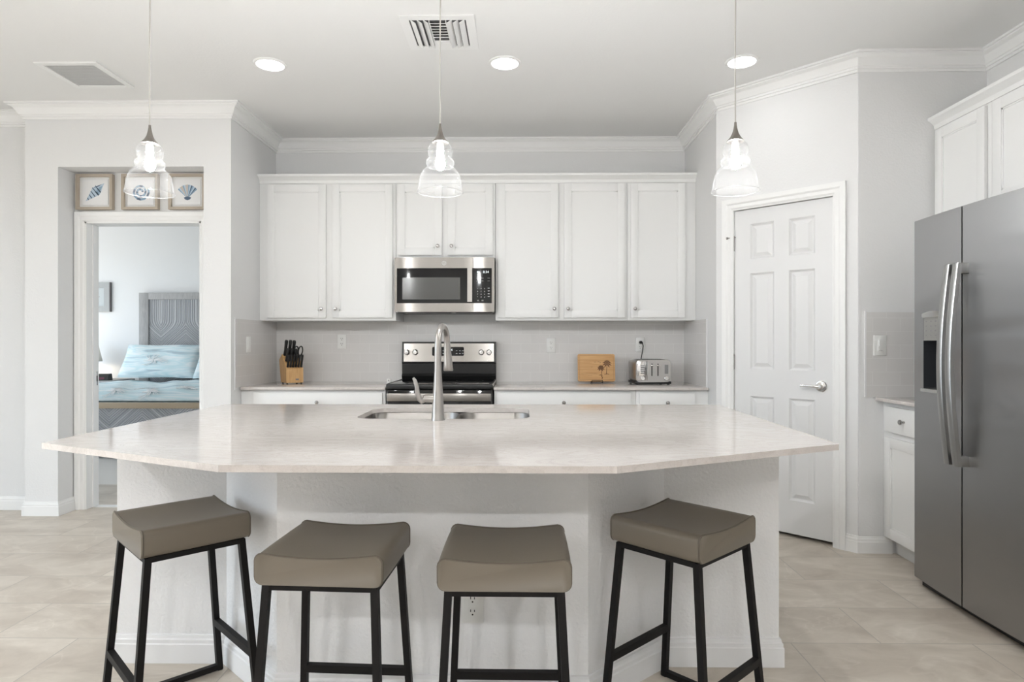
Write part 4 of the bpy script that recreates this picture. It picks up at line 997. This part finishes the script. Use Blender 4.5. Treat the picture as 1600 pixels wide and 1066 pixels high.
# toaster
txc, tyc = .985, 4.98
to = thing('toaster', 'four-slice stainless toaster on the worktop below an outlet', 'toaster', (txc, tyc, ZC), math.radians(3))
tw, td, th_ = .137, .125, .188
b = MB(); b.box((-tw, -td+.004, .006), (tw, td-.004, .024), 'black', .003)
for sx in (-1, 1):
    for sy in (-1, 1): b.lathe([(.010, .0003), (.010, .008)], 'black', (sx*(tw-.018), sy*(td-.02), 0), 10)
obj('base', b, to)
b = MB()
outl = [(x, z) for x, z in rrect(-tw+.003, .020, tw-.003, th_, .030, 7)]
outl = [(x, max(z, .020)) for x, z in outl]
b.rings([[(x*k, y, .02+(z-.02)*(.5+.5*k)) for x, z in outl] for y, k in ((-td, .975), (-td+.006, 1), (td-.006, 1), (td, .975))], 'steel_soft'); bd = obj('body', b, to, 40)
b = MB()
for y in (-.062, -.022, .022, .062): b.box((-.105, y-.012, th_-.0015), (.105, y+.012, th_+.0004), 'dark')
obj('bread_slots', b, bd)
fy_ = -td-.0006
b = MB(); b.box((-tw+.014, fy_-.0012, .032), (-.042, fy_, th_-.012), 'chrome', .0005); obj('badge_panel', b, bd)
for x in (-.012, .034):
    b = MB(); b.box((x-.004, fy_-.0008, .066), (x+.004, fy_, .158), 'dark'); obj('lever_slot', b, bd)
    b = MB(); b.box((x-.013, fy_-.020, .140), (x+.013, fy_-.001, .151), 'chrome', .003); obj('lever', b, to)
for x in (-.082, .096):
    b = MB(); b.lathe([(.017, 0), (.016, .014), (.013, .017)], 'chrome', (x, fy_, .048), 20, Matrix.Rotation(PI/2, 3, 'X')); obj('dial', b, to)
b = MB()
for k in range(5): b.box((-.098, fy_-.0032, .083+.014*k), (-.068, fy_-.0010, .092+.014*k), 'label_grey', .0006)
obj('buttons', b, to)
b = MB(); b.box((.085, fy_-.0008, .082), (.112, fy_, .15), 'label_grey'); obj('indicator_panel', b, bd)
b = MB(); rmt = (Matrix.Translation((txc, tyc, ZC)) @ Matrix.Rotation(math.radians(3), 4, 'Z')).inverted()
pw_ = [rmt @ Vector(q) for q in ((.962, 5.226, 1.199), (.972, 5.195, 1.198), (.976, 5.180, 1.170), (.968, 5.172, 1.120), (.955, 5.165, 1.06), (.950, 5.16, .98), (.955, 5.15, .905), (.965, 5.11, .905))]
b.tube(pw_, .0042, 'black', 8); b.tube([rmt @ Vector((.962, 5.2325, 1.199)), rmt @ Vector((.964, 5.205, 1.199))], .012, 'black', 10); o = obj('power_cord', b, to, 50); o['label'] = 'black cord and plug'

# ------------------------------------------------------------------ shell pictures in the niche above the bedroom door
def shellpic(x, kind, label):
    p = thing('shell_picture', label, 'picture', (x, 4.566, 2.148), 0, 'shell pictures above the bedroom door')
    S = .263; b = MB(); t_ = .019; D = .032
    b.prism_hole([(0, 0), (S, 0), (S, S*.965), (0, S*.965)], [[(t_, t_), (t_, S*.965-t_), (S-t_, S*.965-t_), (S-t_, t_)]], -D, 0, 'frame_wood')
    for v2 in b.bm.verts: v2.co = Vector((v2.co.x, -v2.co.z, v2.co.y))
    obj('frame', b, p)
    b = MB(); b.box((t_, .020, t_), (S-t_, .024, S*.965-t_), 'mount'); b.box((.038, .016, .036), (S-.038, .0205, S*.965-.036), 'paper'); pp = obj('print', b, p)
    b = MB(); c = Vector((S/2, 0, S*.965/2)); k = .0005
    def P(u, v, l=0): return (c.x+u, .0159-k*l, c.z+v)
    if kind == 'whelk':
        ax = Vector((.72, .69)); pr_ = Vector((-.69, .72))
        def Q(a, r, l): q = ax*a+pr_*r; return P(q.x, q.y, l)
        sec = [(-.092, .001), (-.07, .009), (-.045, .017), (-.02, .026), (.005, .036), (.03, .031), (.055, .016), (.082, .004), (.092, .001)]
        b.faces([Q(a, r, 1) for a, r in sec]+[Q(a, -r, 1) for a, r in sec[::-1]], [tuple(range(2*len(sec)))], 'ink_pale')
        for a, r in sec[1:6]: b.faces([Q(a, r, 2), Q(a+.006, r*1.05, 2), Q(a+.002, -r*.9, 2), Q(a-.006, -r, 2)], [(0, 1, 2, 3)], 'ink_dark')
        b.faces([Q(-.005, -.002, 2), Q(.02, -.026, 2), Q(.07, -.006, 2), Q(.045, .006, 2)], [(0, 1, 2, 3)], 'ink_blue'); b.faces([Q(.01, .030, 2), Q(.035, .024, 2), Q(.075, .008, 2), Q(.05, .010, 2)], [(0, 1, 2, 3)], 'ink_dark')
        b.faces([Q(.0, -.034, 2), Q(.018, -.033, 2), Q(.012, -.012, 2), Q(-.004, -.014, 2)], [(0, 1, 2, 3)], 'ink_blue')
    elif kind == 'scallop':
        N = 15; A0, A1 = math.radians(42), math.radians(138); base = (0, -.046)
        for i in range(N):
            a0 = A0+(A1-A0)*i/N; a1 = A0+(A1-A0)*(i+1)/N; R = .092*(1+.05*(1-abs(2*(i+.5)/N-1)))
            cl = ['ink_blue', 'ink_dark', 'ink_pale'][(i*7) % 3] if i < 7 else ['ink_sand', 'ink_pale', 'ink_blue', 'ink_sand'][i % 4]
            b.faces([P(base[0]+.010*math.cos(a0), base[1]+.010*math.sin(a0), 1), P(base[0]+R*math.cos(a0), base[1]+R*math.sin(a0), 1), P(base[0]+(R+.003)*math.cos((a0+a1)/2), base[1]+(R+.003)*math.sin((a0+a1)/2), 1), P(base[0]+R*math.cos(a1), base[1]+R*math.sin(a1), 1), P(base[0]+.010*math.cos(a1), base[1]+.010*math.sin(a1), 1)], [(0, 1, 2, 3, 4)], cl)
        b.faces([P(-.026, -.040, 2), P(-.020, -.052, 2), P(0, -.060, 2), P(.020, -.052, 2), P(.026, -.040, 2), P(0, -.032, 2)], [(0, 1, 2, 3, 4, 5)], 'ink_dark')
    else:
        for i in range(26):
            a = i*.5; r0 = .006+.0018*i; r1 = .006+.0018*(i+1); a2 = a+.5
            b.faces([P(r0*math.cos(a), r0*math.sin(a), 1), P((r0+.016)*math.cos(a), (r0+.016)*math.sin(a), 1), P((r1+.016)*math.cos(a2), (r1+.016)*math.sin(a2), 1), P(r1*math.cos(a2), r1*math.sin(a2), 1)], [(0, 1, 2, 3)], 'ink_blue' if i % 3 else 'ink_dark')
    obj('shell_drawing', b, pp, 0)
shellpic(-3.178, 'whelk', 'wood-framed picture of a pointed blue shell, farthest from the kitchen')
shellpic(-2.850, 'spiral', 'wood-framed shell picture partly hidden behind the hanging glass pendant')
shellpic(-2.512, 'scallop', 'wood-framed picture of a fan-shaped scallop shell')

# ------------------------------------------------------------------ bedroom
BX0, BX1, BYF, BYH = -5.19, -3.24, 6.56, 8.78
bed = thing('bed', 'grey wooden bed with a tall carved headboard seen through the doorway', 'bed', ((BX0+BX1)/2, (BYF+BYH)/2, 0))
bx, by_ = (BX1-BX0)/2, (BYH-BYF)/2
b = MB(); hb = 1.865
b.box((-bx, by_-.075, .001), (-bx+.13, by_-.005, hb), 'grey_frame', .004); b.box((bx-.13, by_-.075, .001), (bx, by_-.005, hb), 'grey_frame', .004); b.box((-bx+.13, by_-.075, hb-.09), (bx-.13, by_-.005, hb), 'grey_frame', .004); h_ = obj('headboard_frame', b, bed)
b = MB(); b.box((-bx+.131, by_-.055, .35), (bx-.131, by_-.02, hb-.09), 'chevron'); obj('headboard_panel', b, bed)
b = MB(); b.box((-bx, -by_, .10), (bx, -by_+.06, .520), 'chevron'); obj('footboard_panel', b, bed)
b = MB(); b.box((-bx-.01, -by_-.015, .520), (bx+.01, -by_+.08, .575), 'rope_wood', .006); obj('footboard_rail', b, bed)
b = MB()
for x in (-bx, bx-.04): b.box((x, -by_+.06, .18), (x+.04, by_-.08, .40), 'grey_frame', .003)
obj('side_rail', b, bed)
b = MB()
for x in (-bx+.01, bx-.09): b.box((x, -by_+.005, .0008), (x+.08, -by_+.055, .10), 'dark')
obj('bed_foot', b, bed)
b = MB(); b.box((-bx+.05, -by_+.09, .30), (bx-.05, by_-.09, .58), 'bedding', .05, 4)
obj('mattress', b, bed)
# duvet: rounded slab falling over the sides
b = MB(); random.seed(3)
def dv(u, v):
    x = (-bx-.03)+(2*bx+.06)*u; y = (-by_+.086)+(2*by_-.42)*v
    ex = min(u, 1-u)*(2*bx+.06); drop = .0
    z = .690-.24*max(0, 1-ex/.09)**2 - .098*max(0, 1-v*(2*by_-.42)/.16)**2
    z += min(1, v*8)*( .012*math.sin(x*7+y*3)+.010*math.sin(x*3.1-y*9)+.006*math.sin(x*19+y*11))
    if ex < .06: x += (.015*math.sin(y*14))
    return (x, y, max(z, .45))
b.grid(dv, 70, 60, 'bedding')
cor = []
def coral(mb, f, u0, v0, R, off):
    for k in range(14):
        a = 2*PI*k/14+.2*math.sin(k*3); L_ = R*(.7+.3*math.sin(k*5+1))
        for s_ in range(2):
            a2 = a+(s_-.5)*.25; p0 = f(u0, v0); pts = [f(u0+L_*t_*math.cos(a2+.25*math.sin(t_*5)), v0+L_*t_*math.sin(a2+.25*math.sin(t_*5))*1.0) for t_ in (.1, .4, .7, 1.0)]
            mb.tube([Vector(q)+off for q in pts], .0035, 'coral', 4)
dvo = obj('duvet', b, None, 60); dvo.location = bed.location
sol = dvo.modifiers.new('thickness', 'SOLIDIFY'); sol.thickness = .02; sol.offset = -1; sol.thickness = .012
for u0, v0 in ((.66, .05), (.47, .055), (.82, .13), (.30, .07), (.56, .2)):
    b = MB(); coral(b, dv, u0, v0, .06, Vector((0, -.006, .010))); o = obj('coral_print', b, dvo, 60); o['label'] = 'white coral print'
tag(dvo, 'pale aqua patterned duvet spread on the bed', 'duvet')
def pillow(label, x, y, z, w, h, lean, rz=0):
    p = thing('pillow', label, 'pillow', (x, y, z), rz)
    mb = MB(); N = 28
    for sgn in (1, -1):
        def f(u, v):
            a, c = 2*u-1, 2*v-1; e = max(0, (1-a**4)*(1-c**4)); t_ = .085*e**.42*sgn
            px_ = a*w/2*(1-.05*(1-abs(c))**0*(1-c*c)*.4); pz_ = c*h/2*(1-.03*(1-a*a))
            q = Vector((px_, t_+.006*math.sin(a*6+c*3), pz_+h/2))
            return Matrix.Rotation(-lean, 3, 'X') @ q
        mb.grid(f, N, N//2, 'pillow')
        if sgn == -1 and w > .6:
            cb2 = MB(); coral(cb2, f, .46, .42, .20, Vector((0, -.010, .004)))
    bmesh.ops.remove_doubles(mb.bm, verts=mb.bm.verts, dist=1e-4)
    pc = obj('pillow_case', mb, p, 60)
    o = obj('coral_print', cb2, pc, 60); o['label'] = 'white coral print'
pillow('pale aqua pillow standing against the headboard nearest the nightstand', -4.76, 8.36, .728, 1.02, .50, math.radians(30))
pillow('pale aqua pillow beside the first, half hidden by the door jamb', -3.73, 8.15, .732, .88, .48, math.radians(30))
ns = thing('nightstand', 'grey wooden nightstand beside the bed', 'nightstand', (-5.62, 8.50, 0))
b = MB(); b.box((-.34, -.26, .665), (.34, .27, .700), 'grey_frame', .004); obj('top', b, ns)
b = MB(); b.box((-.32, -.24, .12), (.32, .26, .664), 'grey_wood', .003); nb_ = obj('body', b, ns)
for z in (.15, .41):
    b = MB(); b.box((-.30, -.258, z), (.30, -.241, z+.235), 'grey_frame', .003); dd = obj('drawer', b, ns); b = MB(); knob_mesh(b, 0, -.258, z+.12); obj('knob', b, dd)
for sx in (-1, 1):
    for sy in (-1, 1): b = MB(); b.box((sx*.29-.025, sy*.20-.025, .0008), (sx*.29+.025, sy*.20+.025, .12), 'grey_wood'); obj('leg', b, ns)
ck_ = thing('alarm_clock', 'small dark alarm clock on the nightstand', 'clock', (-5.42, 8.29, .7005), .1)
b = MB(); b.rings([[(x, y, z) for y, z in ((-.05, .001), (-.06, .045), (-.03, .085), (.04, .085), (.06, .001))] for x in (-.10, .085, .10)], 'black'); c2 = obj('case', b, ck_, 30)
b = MB(); b.box((-.085, -.0595, .015), (.055, -.0545, .045), 'red_led'); obj('clock_face', b, c2)
lp_ = thing('bedside_lamp', 'small glowing table lamp on the nightstand behind the door jamb', 'lamp', (-5.74, 8.52, .7005))
b = MB(); b.lathe([(.07, .0002), (.07, .012), (.02, .03), (.035, .10), (.03, .18), (.01, .22), (.01, .26)], 'white_ceramic', (0, 0, 0), 24); obj('lamp_base', b, lp_)
b = MB(); b.lathe([(.15, .24), (.10, .46)], 'shade', (0, 0, 0), 32, cap=False); o = obj('lamp_shade', b, lp_, 60); o.modifiers.new('t', 'SOLIDIFY').thickness = .002
b = MB(); b.lathe([(.005, .26), (.03, .29), (.03, .33), (.005, .36)], 'bed_bulb', (0, 0, 0), 16); obj('bulb', b, lp_, 60)
ar = thing('framed_art', 'grey framed art on the bedroom wall above the nightstand', 'picture', (-5.86, 8.80, 1.61))
b = MB(); b.prism_hole([(-.24, 0), (.225, 0), (.225, .405), (-.24, .405)], [[(-.165, .075), (-.165, .33), (.150, .33), (.150, .075)]], 0, .03, 'art_mat')
for v2 in b.bm.verts: v2.co = Vector((v2.co.x, -v2.co.z, v2.co.y))
obj('frame', b, ar)
b = MB(); b.box((-.24, -.032, 0), (-.245, -.0005, .405), 'dark_frame'); b.box((.225, -.032, 0), (.240, -.0005, .405), 'dark_frame'); obj('frame_edge', b, ar)
b = MB(); b.box((-.2, -.012, .06), (.2, -.0005, .35), 'art_grey'); b.box((.0, -.0125, .2), (.08, -.012, .215), 'art_mat'); obj('print', b, ar)
fn = thing('ceiling_fan', 'dark ceiling fan blade tip showing below the door head', 'ceiling fan', (-3.98, 6.85, CEIL))
b = MB(); b.lathe([(.08, -.0005), (.07, -.05), (.015, -.06), (.015, -.20), (.09, -.21), (.11, -.27), (.06, -.325), (.005, -.33)], 'fan', (0, 0, 0), 28); obj('motor', b, fn)
for k in range(5):
    a = 2*PI*k/5+.3; b = MB(); d_ = Vector((math.cos(a), math.sin(a), 0)); s_ = Vector((-d_.y, d_.x, 0))
    b.rings([[d_*r+s_*w*.5+Vector((0, 0, -.255+.012)), d_*r+s_*w*.5+Vector((0, 0, -.247+.012)), d_*r-s_*w*.5+Vector((0, 0, -.247-.012)), d_*r-s_*w*.5+Vector((0, 0, -.255-.012))] for r, w in ((.09, .06), (.2, .11), (.6, .13), (.65, .09))], 'fan'); obj('blade', b, fn)
